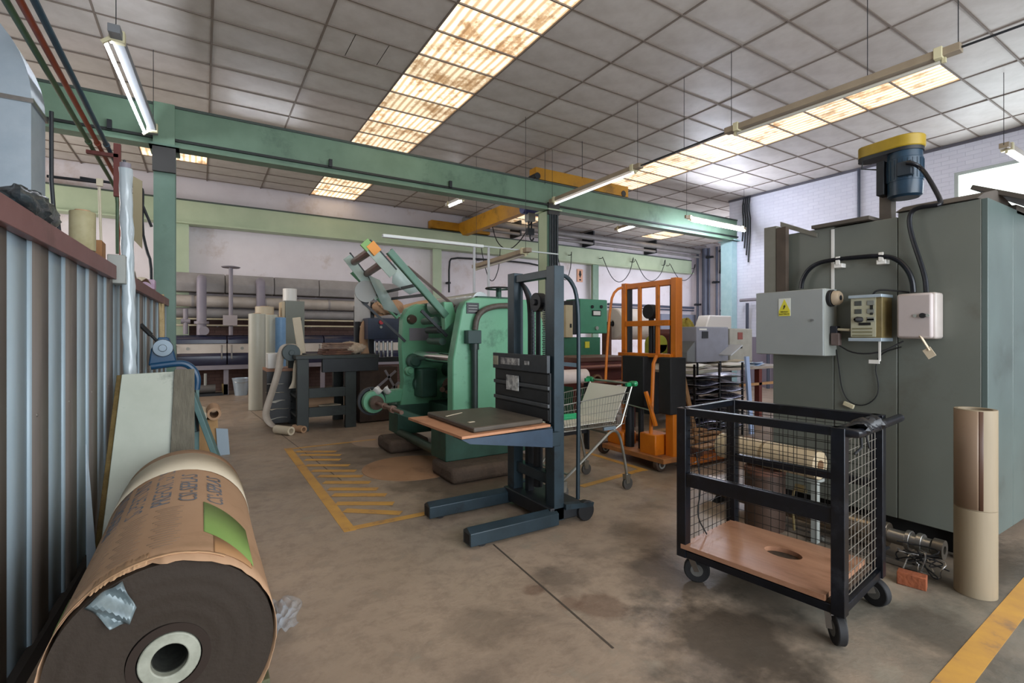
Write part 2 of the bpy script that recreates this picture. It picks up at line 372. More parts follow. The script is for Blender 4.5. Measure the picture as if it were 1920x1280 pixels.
for i in range(len(xs)-1):
    for j in range(-1, len(ys)):
        x, y = xs[i]+PW/2, (ys[j]+PH/2 if j >= 0 else ys[0]-PH/2)
        if y > YB-.1 or (x > XW and y < YM): continue
        k = i-5; row = j-7
        sky = (k == 2 and y < 14.2) or (k == 7 and y > 2.7 and not (9.4 < y < 12)) or (k == -1 and 11.2 < y < 12.9) or (k == 12 and 12.2 < y < 13.6) or (k == 4 and 13.5 < y < 14.0)
        pr = [proj((x+a*PW/2, y+b*PH/2, ZC)) for a in (-1, 1) for b in (-1, 1)]
        vis = all(pr) and any(0 < p[0] < 1920 and 0 < p[1] for p in pr)
        A = abs((pr[3][0]-pr[0][0])*(pr[2][1]-pr[1][1])-(pr[3][1]-pr[0][1])*(pr[2][0]-pr[1][0])) if vis else 0
        cells.append((A, x, y, sky))
cells.sort(key=lambda c: -c[0])
far = B(); nt = 0
for A, x, y, sky in cells:
    if sky:
        o = bpy.data.objects.new('skylight_panel', skm); C.objects.link(o); o.parent = cl; o.location = (x, y, ZC+.015); continue
    if abs(x-1.904) < .1 and abs(y-6.718) < .1:     # one cell patched with three small pieces
        for a, b_ in ((-.586, -.24), (-.23, .20), (.21, .586)):
            B().box((x+(a+b_)/2, y, ZC+.012), (b_-a, PH-.022, .008)).go('ceiling_tile', TILE, cl)
        continue
    if A > 0 and nt < 293:
        q = 2 if (x > 5 and y < 9) else (1 if x > 3 else 0)
        if rnd.random() < .25: q = max(0, q-1)
        o = bpy.data.objects.new('ceiling_tile', tms[q]); C.objects.link(o); o.parent = cl; nt += 1
        o.location = (x, y, ZC+.01); o.rotation_euler = (R(rnd.uniform(-.35, .35)), R(rnd.uniform(-.25, .25)), 0)
    else: far.add([(x+a*(PW/2-.012), y+b*(PH/2-.011), ZC+.01) for a, b in ((-1, -1), (1, -1), (1, 1), (-1, 1))], [(0, 1, 2, 3)])
far.go('ceiling_tile_rest', TILE, cl, stuff=True)
struct(B().span((XW-.05, YF, ZC-.05), (XW, YM, ZC)).go('trim_1', mat('trim_dark', '5c5a62')))

# main green beam and its columns
def girder(name, label, x0, x1, y, z0, z1, m, m2, lip=True, w=.14):
    t = thing(name, label, 'beam', (x0, y, z0))
    B().span((x0, y, z0+.03), (x1, y+.03, z1-.03)).go('web', m, t)
    B().span((x0, y-.02, z1-.035), (x1, y+w, z1)).go('top_flange', mat('flange_dark', '3e4a44', rough=.5), t)
    B().span((x0, y-w*.6, z0), (x1, y+w, z0+.035)).go('bottom_flange', m, t)
    if lip: B().span((x0, y-w*.35, z0+.10), (x1, y-.01, z0+.135)).go('conductor_rail', mat('rail_black', '1c2220'), t)
    return t
gb = girder('main_beam', 'long green steel beam across the hall in front of the rear bay', XL, XW-.02, 8.5, 4.03, 4.64, GREEN, GREEN)
for px in (205, 620, 845):
    p = PY(px, 260, 8.42); B().box((p.x, 8.43, 4.20), (.05, .05, .12)).go('rail_clip', DARK, gb)
gb2 = girder('rear_beam', 'pale green beam running along the rear wall under the crane', XL, XR2-.4, 14.2, 4.05, 4.65, PGREEN, PGREEN, False, .22)
for X0, X1, nm, lab in ((-.57, -.32, 'column', 'green steel column at the end of the corrugated partition'), (6.2, 6.46, 'column', 'green steel column behind the blue stacker mast'), (12.55, 12.78, 'column', 'pale turquoise steel column at the corner of the right wall')):
    t = thing(nm, lab, 'column', (X0, 8.5, 0))
    m = COLG if X0 < 6 else (PGREEN if X0 < 7 else mat('turquoise_column', 'a5c8cc', 'b3d2d4', rough=.5))
    B().span((X0, 8.5, 0), (X1, 8.53, 4.03)).span((X0, 8.82, 0), (X1, 8.85, 4.03)).span(((X0+X1)/2-.012, 8.53, 0), ((X0+X1)/2+.012, 8.82, 4.03)).go('shaft', m if X0 < 6 or X0 > 7 else COLG, t)
    B().span((X0-.002, 8.53, 0), (X0+.02, 8.82, 4.03)).go('side_plate', m, t)
    B().span((X0-.05, 8.40, 4.03), (X1+.05, 8.9, 4.06)).go('cap_plate', m, t)
    if X0 < 12: B().span((X0-.01, 8.44, 3.95 if X0 > 0 else 3.68), (X1+.01, 8.5, 4.2 if X0 > 0 else 4.02)).go('splice_plate', mat('splice_dark', '3b3a38', rough=.6), t)
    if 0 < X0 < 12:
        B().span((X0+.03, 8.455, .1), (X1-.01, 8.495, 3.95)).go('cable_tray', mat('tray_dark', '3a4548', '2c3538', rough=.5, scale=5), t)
        for k in range(3): B().cyl((X0+.08+.06*k, 8.44, .1), (X0+.08+.06*k, 8.44, 3.95), .014, n=8).go('cable_pipe', DARK, t)
    if X0 < 0: B().span((X0+.0, 8.40, 4.06), (X1, 8.5, 4.62)).go('bracket', GREEN, t)
    B().span((X0-.06, 8.42, 0), (X1+.06, 8.93, .02)).go('base_plate', DARK, t)
for x, lab in ((-.4, 'pale green wall column left of the big white wall panel'), (6.16, 'pale green wall column behind the tilted green rails of the press'), (12.6, 'turquoise green wall column beside the orange warning sign'), (-3.6, 'pale green wall column far left behind the duct')):
    t = thing('wall_column', lab, 'column', (x, 14.2, 0))
    B().span((x-.14, 14.2, 0), (x+.14, 14.24, 4.05)).go('front_flange', PGREEN if x < 12 else GREEN, t)
    B().span((x-.012, 14.24, 0), (x+.012, 14.46, 4.05)).go('web', PGREEN, t)

# crane: end trucks, girder, hoist
t = thing('overhead_crane', 'yellow overhead crane bridging the green beam and the rear beam', 'crane', (6.9, 8.6, 4.65))
B().span((5.9, 8.5, 4.66), (8.55, 8.74, 4.90)).go('end_truck', YELLOW, t)
B().span((5.95, 14.16, 4.68), (8.0, 14.42, 4.92)).go('end_truck', YELLOW, t)
B().prism([(8.74, 4.64), (8.9, 4.50), (13.9, 4.50), (14.16, 4.7), (14.16, 4.92), (8.74, 4.92)], (6.88, 0, 0), (0, 1, 0), (0, 0, 1), (.18, 0, 0)).go('bridge_girder', YELLOW, t)
for x in (5.94, 8.4): B().cyl((x, 8.49, 4.72), (x, 8.75, 4.72), .07).go('wheel', DARK, t)
B().tube([(7.6, 14.0, 5.02), (7.55, 8.9, 5.02)], .02).go('festoon_rail', PIPEG, t)
B().tube([(7.12, 12.6, 4.98), (7.12, 12.5, 4.6), (7.12, 12.2, 4.0), (7.14, 11.6, 3.7), (7.16, 11.0, 3.9), (7.2, 10.6, 4.3)], .014, sm=2).go('cable', BLACK, t)
t = thing('hoist', 'blue electric chain hoist hanging from the yellow crane girder', 'hoist', (6.62, 9.9, 4.2))
B().cyl((6.47, 9.9, 4.42), (6.94, 9.9, 4.42), .13, n=18).go('motor', mat('hoist_blue', '2f3c7c', rough=.4), t, bevel=.01)
B().box((6.70, 9.9, 4.6), (.3, .26, .1)).box((6.40, 9.9, 4.6), (.3, .06, .3)).go('trolley', DARK, t)
B().box((6.70, 9.9, 4.22), (.2, .18, .2)).go('gearbox', LGREY, t, bevel=.01)
B().tube([(6.66, 9.9, 4.2), (6.66, 9.9, 3.95)], .02).tube([(6.74, 9.9, 4.2), (6.74, 9.9, 3.95)], .02).go('chain', DARK, t)
B().box((6.70, 9.9, 3.88), (.18, .1, .16)).tube([(6.70, 9.9, 3.8), (6.70, 9.9, 3.72), (6.76, 9.9, 3.66), (6.80, 9.9, 3.74)], .02, sm=1).go('hook_block', DARK, t)

# ------------------------------------------------------------------ corrugated partition on the left
PDX = .035
def pxl(Y, off=0): return -.715+PDX*Y+off
par = thing('metal_partition', 'low corrugated metal partition with maroon top rail along the left', 'partition', (pxl(0), 0, 0))
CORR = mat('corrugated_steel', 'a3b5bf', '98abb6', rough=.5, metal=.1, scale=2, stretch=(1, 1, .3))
CORRB = mat('corrugated_brown', '6b645e', '766e68', rough=.5, metal=.1, scale=3, stretch=(1, 4, .2))  # reflections put into the colours of one sheet: pale pans, brown ribs
zt = 1.86
y = -.18; per = .51; k = 0
while y < 8.4:
    b = B(); rb = B()
    e = min(y+per, 8.45)
    X = pxl
    # recessed pan, slope towards the camera, raised rib
    def strip(bb, ya, oa, yb, ob):
        bb.add([(X(ya, oa), ya, 0), (X(yb, ob), yb, 0), (X(yb, ob), yb, zt), (X(ya, oa), ya, zt)], [(0, 1, 2, 3)])
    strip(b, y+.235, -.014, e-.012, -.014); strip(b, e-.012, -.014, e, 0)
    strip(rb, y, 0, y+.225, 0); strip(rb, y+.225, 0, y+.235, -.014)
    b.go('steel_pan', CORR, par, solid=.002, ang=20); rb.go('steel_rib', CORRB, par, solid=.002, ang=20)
    B().lathe([(0, .004), (.006, .003), (.008, 0)], (X(y+.06, .001), y+.06, 1.05), (1, 0, 0), 8).go('screw', STEEL, par)
    y += per; k += 1
B().prism([(-.01, 1.80), (.035, 1.80), (.035, 1.90), (-.13, 1.90), (-.13, 1.86), (-.01, 1.86)], (pxl(-1), -1, 0), (1, 0, 0), (0, 0, 1), (PDX*5.55, 5.55, 0)).go('top_rail', RAILRED, par, bevel=.003)
B().prism([(-.01, 1.80), (.035, 1.80), (.035, 1.90), (-.13, 1.90), (-.13, 1.86), (-.01, 1.86)], (pxl(4.9), 4.9, 0), (1, 0, 0), (0, 0, 1), (PDX*3.5, 3.5, 0)).go('top_rail', RAILRED, par, bevel=.003)
B().span((pxl(4.6)-.03, 4.62, 1.78), (pxl(4.8)+.07, 4.86, 1.99)).go('junction_box', LGREY, par, bevel=.006)
B().prism([(-.02, 0), (.02, 0), (.02, .08), (-.02, .08)], (pxl(-1), -1, 0), (1, 0, 0), (0, 0, 1), (PDX*9.4, 9.4, 0)).go('floor_channel', mat('channel_brown', '2e2722', rough=.8), par)

# things on the rail
def lump(name, c, r, m, label, cat, seed, flat=1):
    rr = random.Random(seed); ph = [rr.uniform(0, 6) for _ in range(6)]
    def fn(u, v):
        a, e = 2*PI*u, PI*(v-.5)
        k = 1+.16*math.sin(3*a+ph[0])*math.cos(2*e+ph[1])+.10*math.sin(7*a+ph[2]+4*e)+.06*math.sin(11*a+9*e+ph[3])
        return (c[0]+r[0]*k*math.cos(e)*math.cos(a), c[1]+r[1]*k*math.cos(e)*math.sin(a), max(c[2]-r[2], c[2]+r[2]*k*math.sin(e)*1.05))
    o = B().grid(fn, 28, 14).go(name, m, ang=60); origin(o); return tag(o, label, cat)
BAG = mat('black_plastic_bag', '23282b', '3b4448', rough=.3, scale=7, bump=.6, bscale=14)
lump('plastic_bag', (-.635, 2.92, 1.945), (.08, .27, .065), BAG, 'crumpled black plastic bag lying on the partition rail', 'bag', 3)
t = thing('tape_roll', 'roll of yellowish clear plastic film standing on the partition rail', 'roll', (-.60, 3.85, 1.90))
B().cyl((-.60, 3.85, 1.901), (-.60, 3.85, 2.13), .062, n=28, ri=.038).go('film', mat('clear_film', 'bcb592', 'aaa27c', rough=.2, scale=8, trans=.25), t, bevel=.004)
B().cyl((-.60, 3.85, 1.905), (-.60, 3.85, 2.14), .037, n=20, ri=.032).go('core', KRAFT, t)
origin(tag(B().box((-.60, 4.30, 1.965), (.08, .16, .125)).go('cardboard_box', mat('brown_box', '9a6f45', '8a6038', rough=.7), bevel=.004), 'small brown cardboard box on the partition rail', 'box'))
t = thing('paper_scraps', 'torn white papers and lilac packet on the rail near the green column', 'papers', (-.52, 5.9, 1.90))
def sheet(b, c, sx, sy, rot, bend=.02, seed=0):
    rr = random.Random(seed); p = rr.uniform(0, 6)
    M = Matrix.Rotation(rot, 3, 'Z')
    def fn(u, v):
        q = M @ Vector(((u-.5)*sx, (v-.5)*sy, bend*(math.sin(u*4+p)+1)*.5+bend*.5*(1+math.sin(v*5+p*2))*u)); return q+Vector(c)
    b.grid(fn, 6, 6); return b
sheet(B(), (-.54, 5.5, 1.903), .10, .5, .05, .04, 1).go('paper', WPAPER, t, solid=.001)
sheet(B(), (-.53, 6.2, 1.903), .12, .45, -.1, .05, 2).go('paper', CREAM, t, solid=.001)
B().box((-.50, 6.85, 1.96), (.12, .18, .11)).go('packet', mat('lilac_packet', 'a98ba4', 'c4aebf', scale=20), t, bevel=.01)
o = B().tube([(-.47, 7.55, 1.92), (-.44, 7.60, 1.6), (-.44, 7.62, 1.35), (-.43, 7.68, 1.30), (-.42, 7.74, 1.42), (-.43, 7.76, 1.92)], .022, n=6, sm=2).tube([(-.46, 7.62, 1.9), (-.43, 7.66, 1.5), (-.43, 7.72, 1.9)], .014, n=6, sm=2).go('rag', mat('beige_rag', 'c9b48a', 'b39d72', rough=.9, scale=12)); origin(o); tag(o, 'beige rag hanging over the end of the partition', 'rag')

# ------------------------------------------------------------------ galvanised duct with elbow, top left
t = thing('ventilation_duct', 'bare galvanised ventilation duct with elbow at the far left', 'duct', (-1.35, 4.85, 1.9))
arc = [(-1.75+.75*math.cos(a), 3.05+.75*math.sin(a)) for a in [PI/2*i/12 for i in range(13)]]
inn = [(-1.75+.05*math.cos(a), 3.05+.05*math.sin(a)) for a in [PI/2*(12-i)/12 for i in range(13)]]
B().prism(arc+[(-2.6, 3.8), (-2.6, 3.1)]+inn+[(-1.70, 3.02), (-1.0, 3.02)], (0, 4.67, 0), (1, 0, 0), (0, 0, 1), (0, .37, 0)).go('elbow', GALV, t)
B().span((-1.70, 4.67, 1.2), (-1.0, 5.04, 3.0)).go('straight_section', GALV, t)
B().span((-1.71, 4.655, 3.0), (-.985, 5.055, 3.03)).go('seam_flange', STEEL, t)
B().tube([(-.97, 5.06, 3.1), (-.97, 5.06, 2.4), (-.95, 5.2, 2.3), (-.95, 5.2, 1.9)], .014, sm=1).go('cable', DARK, t)
B().span((-1.5, 4.75, 0), (-1.2, 4.95, 1.2)).go('support', DARK, t)

# three pipes high on the left
for i, (x, col, nm, lab) in enumerate(((-.955, ('4d6a4c', '445f43'), 'green', 'dark green pipe, left of the three overhead pipes'), (-.885, ('9a4a30', '8a3f28'), 'rust', 'rust red pipe, middle one of the three overhead pipes'), (-.815, ('2f4a58', '28414f'), 'blue', 'dark blue pipe, right of the three overhead pipes'))):
    m = mat('pipe_'+nm, *col, rough=.4, scale=9)
    t = thing('overhead_pipe', lab, 'pipe', (x, 5, 3.32), group='three overhead pipes')
    p = [(x, -1, 3.32), (x, 7.9-.3*i, 3.32), (x+.02, 8.1-.3*i, 3.27), (x+.03, 8.15-.3*i, 3.1), (x+.03, 8.15-.3*i, 2.45-.1*i)]
    B().tube(p, .021, 10).go('pipe_run', m, t)
    for Y in (3.4, 6.4): B().cyl((x, Y, 3.32), (x, Y+.05, 3.32), .028, n=12).go('coupling', m, t)
t = thing('pipe_hanger', 'dark maroon pipe hanger dropping from the beam beside the wrapped tube', 'hanger', (-.8, 6.6, 3.3))
B().span((-1.0, 6.58, 3.255), (-.74, 6.63, 3.29)).go('crossbar', MAROON, t); B().span((-.78, 6.58, 2.85), (-.72, 6.63, 3.40)).go('drop', MAROON, t)
t = thing('wrapped_tube', 'tall tube wrapped in white plastic film leaning on the partition', 'tube', (-.44, 4.74, 0))
def crink(u, v):
    z = v*2.66; a = 2*PI*u; r = .041+.003*math.sin(13*v*6+3*a)+.002*math.sin(40*v+5*a)
    return (-.44-.05*v+r*math.cos(a), 4.74+r*math.sin(a), z)
B().grid(crink, 16, 60).go('film', mat('wrap_film', 'c3cdd1', 'a9b7bd', rough=.18, scale=6, stretch=(1, 1, .3), spec=.8), t, ang=70)
B().cyl((-.49, 4.74, 2.64), (-.49, 4.74, 2.70), .036, n=14).go('tube_end', PIPEG, t)
origin(tag(B().tube([Vector((PX(190, 480, -.85).x, PX(190, 480, -.85).y, 0)), PX(190, 480, -.85), PX(186, 350, -.85)], .012).box(PX(187, 342, -.85), (.05, .03, .07)).go('paint_pole', IVORY), 'thin spattered pole standing behind the partition rail', 'pole'))
t = thing('conduit', 'grey pipes and narrow panel fixed between partition and green column', 'conduit', (-.7, 8.2, 2))
B().tube([PY(150, 333, 8.3), PY(255, 350, 8.3), PY(266, 352, 8.3), PY(268, 362, 8.3), PY(266, 430, 8.3), PY(275, 470, 8.3), PY(283, 490, 8.3), PY(284, 545, 8.3)], .018, sm=1).go('conduit', DARK, t)
B().tube([PY(88, 330, 8.3), PY(186, 342, 8.3)], .018).go('conduit', DARK, t)
B().tube([PY(232, 300, 8.3), PY(284, 425, 8.3)], .018).go('conduit', DARK, t)
B().prism([(0, .12), (.10, 0), (.10, .9), (0, .95)], PY(249, 465, 8.2), (1, 0, 0), (0, 0, 1), (0, .02, 0)).go('panel', mat('khaki_panel', '8f8463'), t)

# ================================================================== BIG KRAFT ROLL
RX, RZ, RR, RY0, RY1 = -.095, .329, .325, 2.0, 3.88
t = thing('paper_roll', 'huge kraft paper roll with a green label lying in the near left corner', 'roll', (RX, 2.9, 0))
def ringpt(a, r, y): return (RX+r*math.cos(a), y, RZ+r*math.sin(a))
b = B(); n = 72
def disc(u, v):
    a = 2*PI*u; r = .115+(RR-.008-.115)*v
    return ringpt(a, r, RY0-.006*math.sin(v*3.1)+.001*math.sin(v*23))
b.grid(disc, n, 24)
b.cyl((RX, RY0, RZ), (RX, RY1, RZ), RR-.008, n=n, caps=False).cyl((RX, RY1, RZ), (RX, RY1+.001, RZ), RR-.008, n=n)
b.go('roll_body', mat('roll_end', '33281e', '2d2319', rough=.8, scale=1.2, stretch=(1, 1, 1), bump=.15, bscale=60), t)
jr = random.Random(5); jag = [jr.uniform(-1, 1) for _ in range(200)]
def wrapfn(u, v):
    a = 2*PI*u-PI/2; d = (u*2*PI-PI/2)
    tear = .006*jag[int(u*96) % 200]+.004*math.sin(23*a)
    ca_ = math.degrees(d) % 360
    if 95 < ca_ < 175: tear += .05*math.sin((ca_-95)/80*PI)+.014*jag[(int(u*96)+50) % 200]
    if 60 < ca_ < 95: tear -= .012
    y0 = RY0-.012+tear; y = y0+(RY1-.02-y0)*v
    return ringpt(a, RR+.0015*math.sin(a*5+v*9)+.001, y)
b = B().grid(wrapfn, 96, 14); b.go('kraft_wrapper', KRAFT, t, solid=.002, ang=70)
def band(y0, y1, a0, a1, r, m, nm, par, jagk=.0, skew=0):
    def fn(u, v):
        a = R(a0+(a1-a0)*u); return ringpt(a, r, y0+(y1-y0)*v+skew*u+jagk*jag[int(u*30+v*60) % 200])
    return B().grid(fn, 30, 2).go(nm, m, par, solid=.0015, ang=70)
band(3.28, 3.72, 5, 185, RR+.006, CREAM, 'paper_band', t, .004)
band(RY0+.03, RY0+.05, 60, 150, RR+.006, mat('kraft_light', 'c29a74', rough=.7), 'paper_fold', t, .003)
band(RY0+.0, RY0+.10, 100, 128, RR+.005, mat('kraft_light', 'c29a74'), 'torn_flap', t, .01)
band(2.10, 2.50, 38, 72, RR+.0045, mat('green_label', '84a058', '7a964f', rough=.6, scale=2), 'green_label', t, 0, .16)
band(2.15, 2.35, 158, 172, RR+.0045, mat('green_label', '8fae5e'), 'green_label', t, 0, .0)
band(2.06, 2.26, 40, 66, RR+.0040, mat('kraft_patch', 'a37a52', rough=.6), 'brown_tape', t, 0, .0)
b = B()
def foil(u, v):
    a = R(112+20*u); rr = RR-.01-.13*v*(1-.5*abs(u-.5))
    return (RX+rr*math.cos(a), RY0-.012-.02*v-.012*math.sin(9*u+5*v), RZ+rr*math.sin(a))
b.grid(foil, 12, 8).go('torn_liner', mat('foil_liner', '7d8a8c', '5f6c70', rough=.35, metal=.2, scale=14), t, solid=.001, ang=30)
# core
B().cyl((RX+.005, RY0-.006, RZ-.005), (RX+.005, RY0+.5, RZ-.005), .088, n=40, ri=.052).go('core', mat('core_pale', 'a9aa9b', '8d8f80', rough=.5, scale=16), t, bevel=.004)
B().cyl((RX+.005, RY0-.004, RZ-.005), (RX+.005, RY0+.3, RZ-.005), .118, n=48, ri=.092).go('core_gap', mat('core_gap', '2c2018', rough=.9), t)
B().cyl((RX+.005, RY0+.02, RZ-.005), (RX+.005, RY0+.5, RZ-.005), .0518, n=36, ri=.049).go('core_hole_shade', mat('core_hole_shade', '2a2c24', '14150f', rough=.9, scale=30), t)  # dark sleeve added to paint the shade inside the core hole
B().cyl((RX+.005, RY0+.3, RZ-.005), (RX+.005, RY0+.31, RZ-.005), .06).go('core_plug', BLACK, t)
def wrap(y0, a0, r=RR+.0035):
    def f(c): return ringpt(R(a0)+c.y/RR, r+c.z*.3, y0+c.x)
    return f
INK = mat('roll_ink', '6c7078', rough=.7); INK2 = mat('roll_ink_pale', '8f7a66', rough=.7)
for a0, s in ((118, 'SUPERTUNS'), (100, 'PREFORTUNS'), (82, 'CSI-SEPLAS'), (62, 'CSI-SEPLAS'), (136, 'PREFORTUNS')):
    text(s, .105, INK, None, 'print_line', t, ext=.0006, align='LEFT', bend=wrap(2.67, a0))
for a0 in (94, 116, 136):
    b = B()
    for k in range(18):
        y = 2.14+.027*k; L = .06+.02*((k*7) % 3)
        def fn(u, v): return ringpt(R(a0)-L*(u-.5)/RR, RR+.0032, y+.004*v)
        b.grid(fn, 6, 1)
    b.go('small_print', INK2, t, solid=.0006)
tag(origin(B().prism([(0, 0), (.16, 0), (.16, .03), (.03, .10), (0, .10)], (.22, 2.08, 0), (-1, 0, 0), (0, 0, 1), (0, .10, 0)).go('wood_chock', mat('mossy_wood', '5c5f46', '4c4e38', rough=.8, scale=12), bevel=.004)), 'weathered wood chock wedged under the big kraft roll', 'chock')
def film(u, v):
    s = math.sin(17*u+9*v)*.5+math.sin(31*v+7*u)*.5
    return (.255+.12*u+.04*math.sin(5*v)+.05*v, 2.75-.30*v+.06*u, max(.002, .05+.05*s*(1-u)))
tag(origin(B().grid(film, 14, 22).go('plastic_wrap', mat('clear_wrap', 'dfe4ea', rough=.12, trans=.75, alpha=.55), solid=.001, ang=20)), 'crumpled clear plastic wrap on the floor beside the kraft roll', 'plastic')

# ------------------------------------------------------------------ leaning slabs
t = thing('leaning_slab', 'pale veined slab with rough brown edge leaning on the partition', 'slab', (-.4, 4.1, 0))
def quadslab(P, th, nm, m, par, bev=.003):
    b = B(); a = [Vector(p) for p in P]; nrm = (a[1]-a[0]).cross(a[3]-a[0]).normalized()*th
    b.add(a+[p+nrm for p in a], [(0, 1, 2, 3), (7, 6, 5, 4), (0, 4, 5, 1), (1, 5, 6, 2), (2, 6, 7, 3), (3, 7, 4, 0)]); return b.go(nm, m, par, bevel=bev)
quadslab([(-.54, 3.95, 0), (-.13, 3.98, 0), (-.13, 4.40, 1.135), (-.475, 4.40, 1.125)], -.012, 'slab_face', mat('veined_slab', 'aab0a2', 'b6bbae', rough=.4, scale=3, c3='7a8076', s3=3), t)
quadslab([(-.57, 3.964, 0), (-.13, 3.994, 0), (-.13, 4.414, 1.13), (-.505, 4.414, 1.12)], -.03, 'slab_back', mat('slab_edge', '6d5a32', '594824', rough=.9, scale=14, bump=.6), t)
tag(origin(quadslab([(-.20, 3.93, 0), (-.04, 3.94, 0), (-.045, 4.385, 1.15), (-.17, 4.385, 1.15)], -.012, 'grey_plank', mat('weathered_plank', '6f6a5c', '5f5a4e', rough=.85, scale=8, stretch=(6, 1, 1), bump=.4), None)), 'weathered grey plank leaning over the pale slab', 'plank')
tag(origin(quadslab([(-.545, 3.62, 0), (-.50, 3.66, 0), (-.555, 3.70, .75), (-.56, 3.69, .78)], -.004, 'metal_offcut', GALV, None)), 'thin pointed sheet metal offcut leaning on the partition', 'offcut')

# ------------------------------------------------------------------ blue cutting machine behind the slab
BL = mat('machine_blue', '1f4f74', '1a4566', rough=.35, scale=5, c3='2b3d48')
TEAL = mat('dull_teal', '6a8a88', '5c7c7c', rough=.5, scale=5)
t = thing('blue_machine', 'blue machine with crank handle and curved guard behind the pale slab', 'machine', (-.1, 6.0, 0))
Y = 6.0; P = lambda x, y, dy=0: PY(x, y, Y+dy)
B().tube([P(263, 608), P(283, 628)], .022, 10).tube([P(283, 628), P(303, 648)], .014).go('crank_handle', BLACK, t)
c = P(306, 652); B().cyl(c+Vector((0, -.05, 0)), c+Vector((0, .03, 0)), .085, n=28).cyl(c+Vector((0, -.09, 0)), c, .035).go('crank_wheel', mat('steel_dark', '6b757c', rough=.3, metal=.8), t, bevel=.004)
B().prism([(-.12, 0), (.12, 0), (.07, .2), (.04, .28), (-.04, .28), (-.1, .16)], P(306, 685), (1, 0, 0), (0, 0, 1), (0, .18, 0)).go('head', BL, t, bevel=.012)
B().tube([P(283, 687), P(320, 682), P(345, 680), P(362, 690), P(371, 708), P(368, 730)], .033, 10, sm=2).go('curved_guard', BL, t)
B().tube([P(366, 700), P(363, 760), P(356, 830)], .012).tube([P(364, 750), P(372, 808), P(352, 812), P(362, 762)], .010).go('black_cable', BLACK, t)
B().bar(P(350, 700, .15), Vector((P(350, 700, .15).x, Y+.15, 0)), .22, .16).go('column', TEAL, t, bevel=.01)
a = P(360, 735); B().bar(a, Vector((a.x+.26, Y-.05, 0)), .12, .05).go('leg', TEAL, t, bevel=.006)
B().span((-.35, 5.9, 0), (.16, 6.35, .04)).go('base', TEAL, t, bevel=.006)
t = thing('core_box', 'open cardboard box of paper cores beside the blue machine', 'box', (.12, 6.9, 0))
B().span((-.08, 6.75, 0), (.16, 7.05, .42)).go('carton', mat('carton', 'c29b6c', 'b58e60', rough=.8), t, bevel=.004)
B().cyl((.12, 6.6, .50), (.12, 7.1, .50), .07, n=20, ri=.045).go('core', KRAFT, t)
B().cyl((.0, 6.62, .48), (.0, 7.1, .48), .055, n=20, ri=.035).go('core', CREAM, t)
B().prism([(0, 0), (.12, .0), (.10, .3), (-.02, .32)], (.16, 6.7, .0), (1, 0, 0), (0, 0, 1), (0, .02, 0)).go('flap', mat('pale_blue_sheet', '9fb0bd'), t)

# ================================================================== BLUE STACKER
t = thing('pallet_stacker', 'dark blue hand stacker with a loading platform in the middle of the hall', 'stacker', (2.2, 3.2, 0))
for y, x0 in ((2.93, 1.48), (3.54, 1.45)):
    o = B().prism([(-.055, .02), (.055, .02), (.055, .105), (.0, .135), (-.055, .105)], (x0, y, 0), (0, 1, 0), (0, 0, 1), (2.2-x0, 0, 0)).go('leg', DBLUE, t, bevel=.004)
    B().prism([(-.035, .03), (.035, .03), (.035, .095), (-.035, .095)], (x0-.001, y, 0), (0, 1, 0), (0, 0, 1), (.01, 0, 0)).go('leg_opening', BLACK, o)
    B().cyl((x0+.10, y-.035, .036), (x0+.10, y+.035, .036), .036).go('roller', BLACK, o)
for y in (2.95, 3.50):
    B().prism([(-.045, -.05), (.045, -.05), (.045, -.03), (-.02, -.03), (-.02, .03), (.045, .03), (.045, .05), (-.045, .05)], (2.22, y, .04), (1, 0, 0), (0, 1, 0), (0, 0, 1.87)).go('mast_rail', DBLUE, t, bevel=.003)
B().span((2.19, 2.95, 1.83), (2.25, 3.50, 1.89)).go('top_crossbar', DBLUE, t, bevel=.004)
for y in (3.08, 3.36): B().span((2.24, y-.025, .12), (2.30, y+.025, 1.84 if y < 3.2 else 1.1)).go('inner_rail', DBLUE if y < 3.2 else DARK, t, bevel=.003)
B().span((2.14, 2.90, .04), (2.46, 3.56, .14)).go('base_box', DARK, t, bevel=.008)
B().span((2.20, 2.92, .28), (2.28, 3.52, .36)).go('lower_crossbar', DBLUE, t, bevel=.004)
B().cyl((2.27, 3.24, .2), (2.27, 3.24, 1.15), .038).cyl((2.27, 3.24, 1.15), (2.27, 3.24, 1.62), .02).go('hydraulic_cylinder', DARK, t)
B().cyl((2.24, 3.24, 1.66), (2.31, 3.24, 1.66), .075, n=24).cyl((2.22, 3.24, 1.66), (2.33, 3.24, 1.66), .025).go('chain_wheel', DARK, t, bevel=.004)
for y in (3.165, 3.315):
    b = B()
    for k in range(34): b.box((2.275, y, 1.17+.0145*k), (.022 if k % 2 else .014, .022, .010))
    b.go('lift_chain', mat('chain_steel', '4a4c50', rough=.4, metal=.7), t)
B().tube([(2.24, 3.46, 1.86), (2.25, 3.40, 1.78), (2.27, 3.36, 1.66), (2.27, 3.36, 1.2)], .016, sm=2).go('hose', BLACK, t)
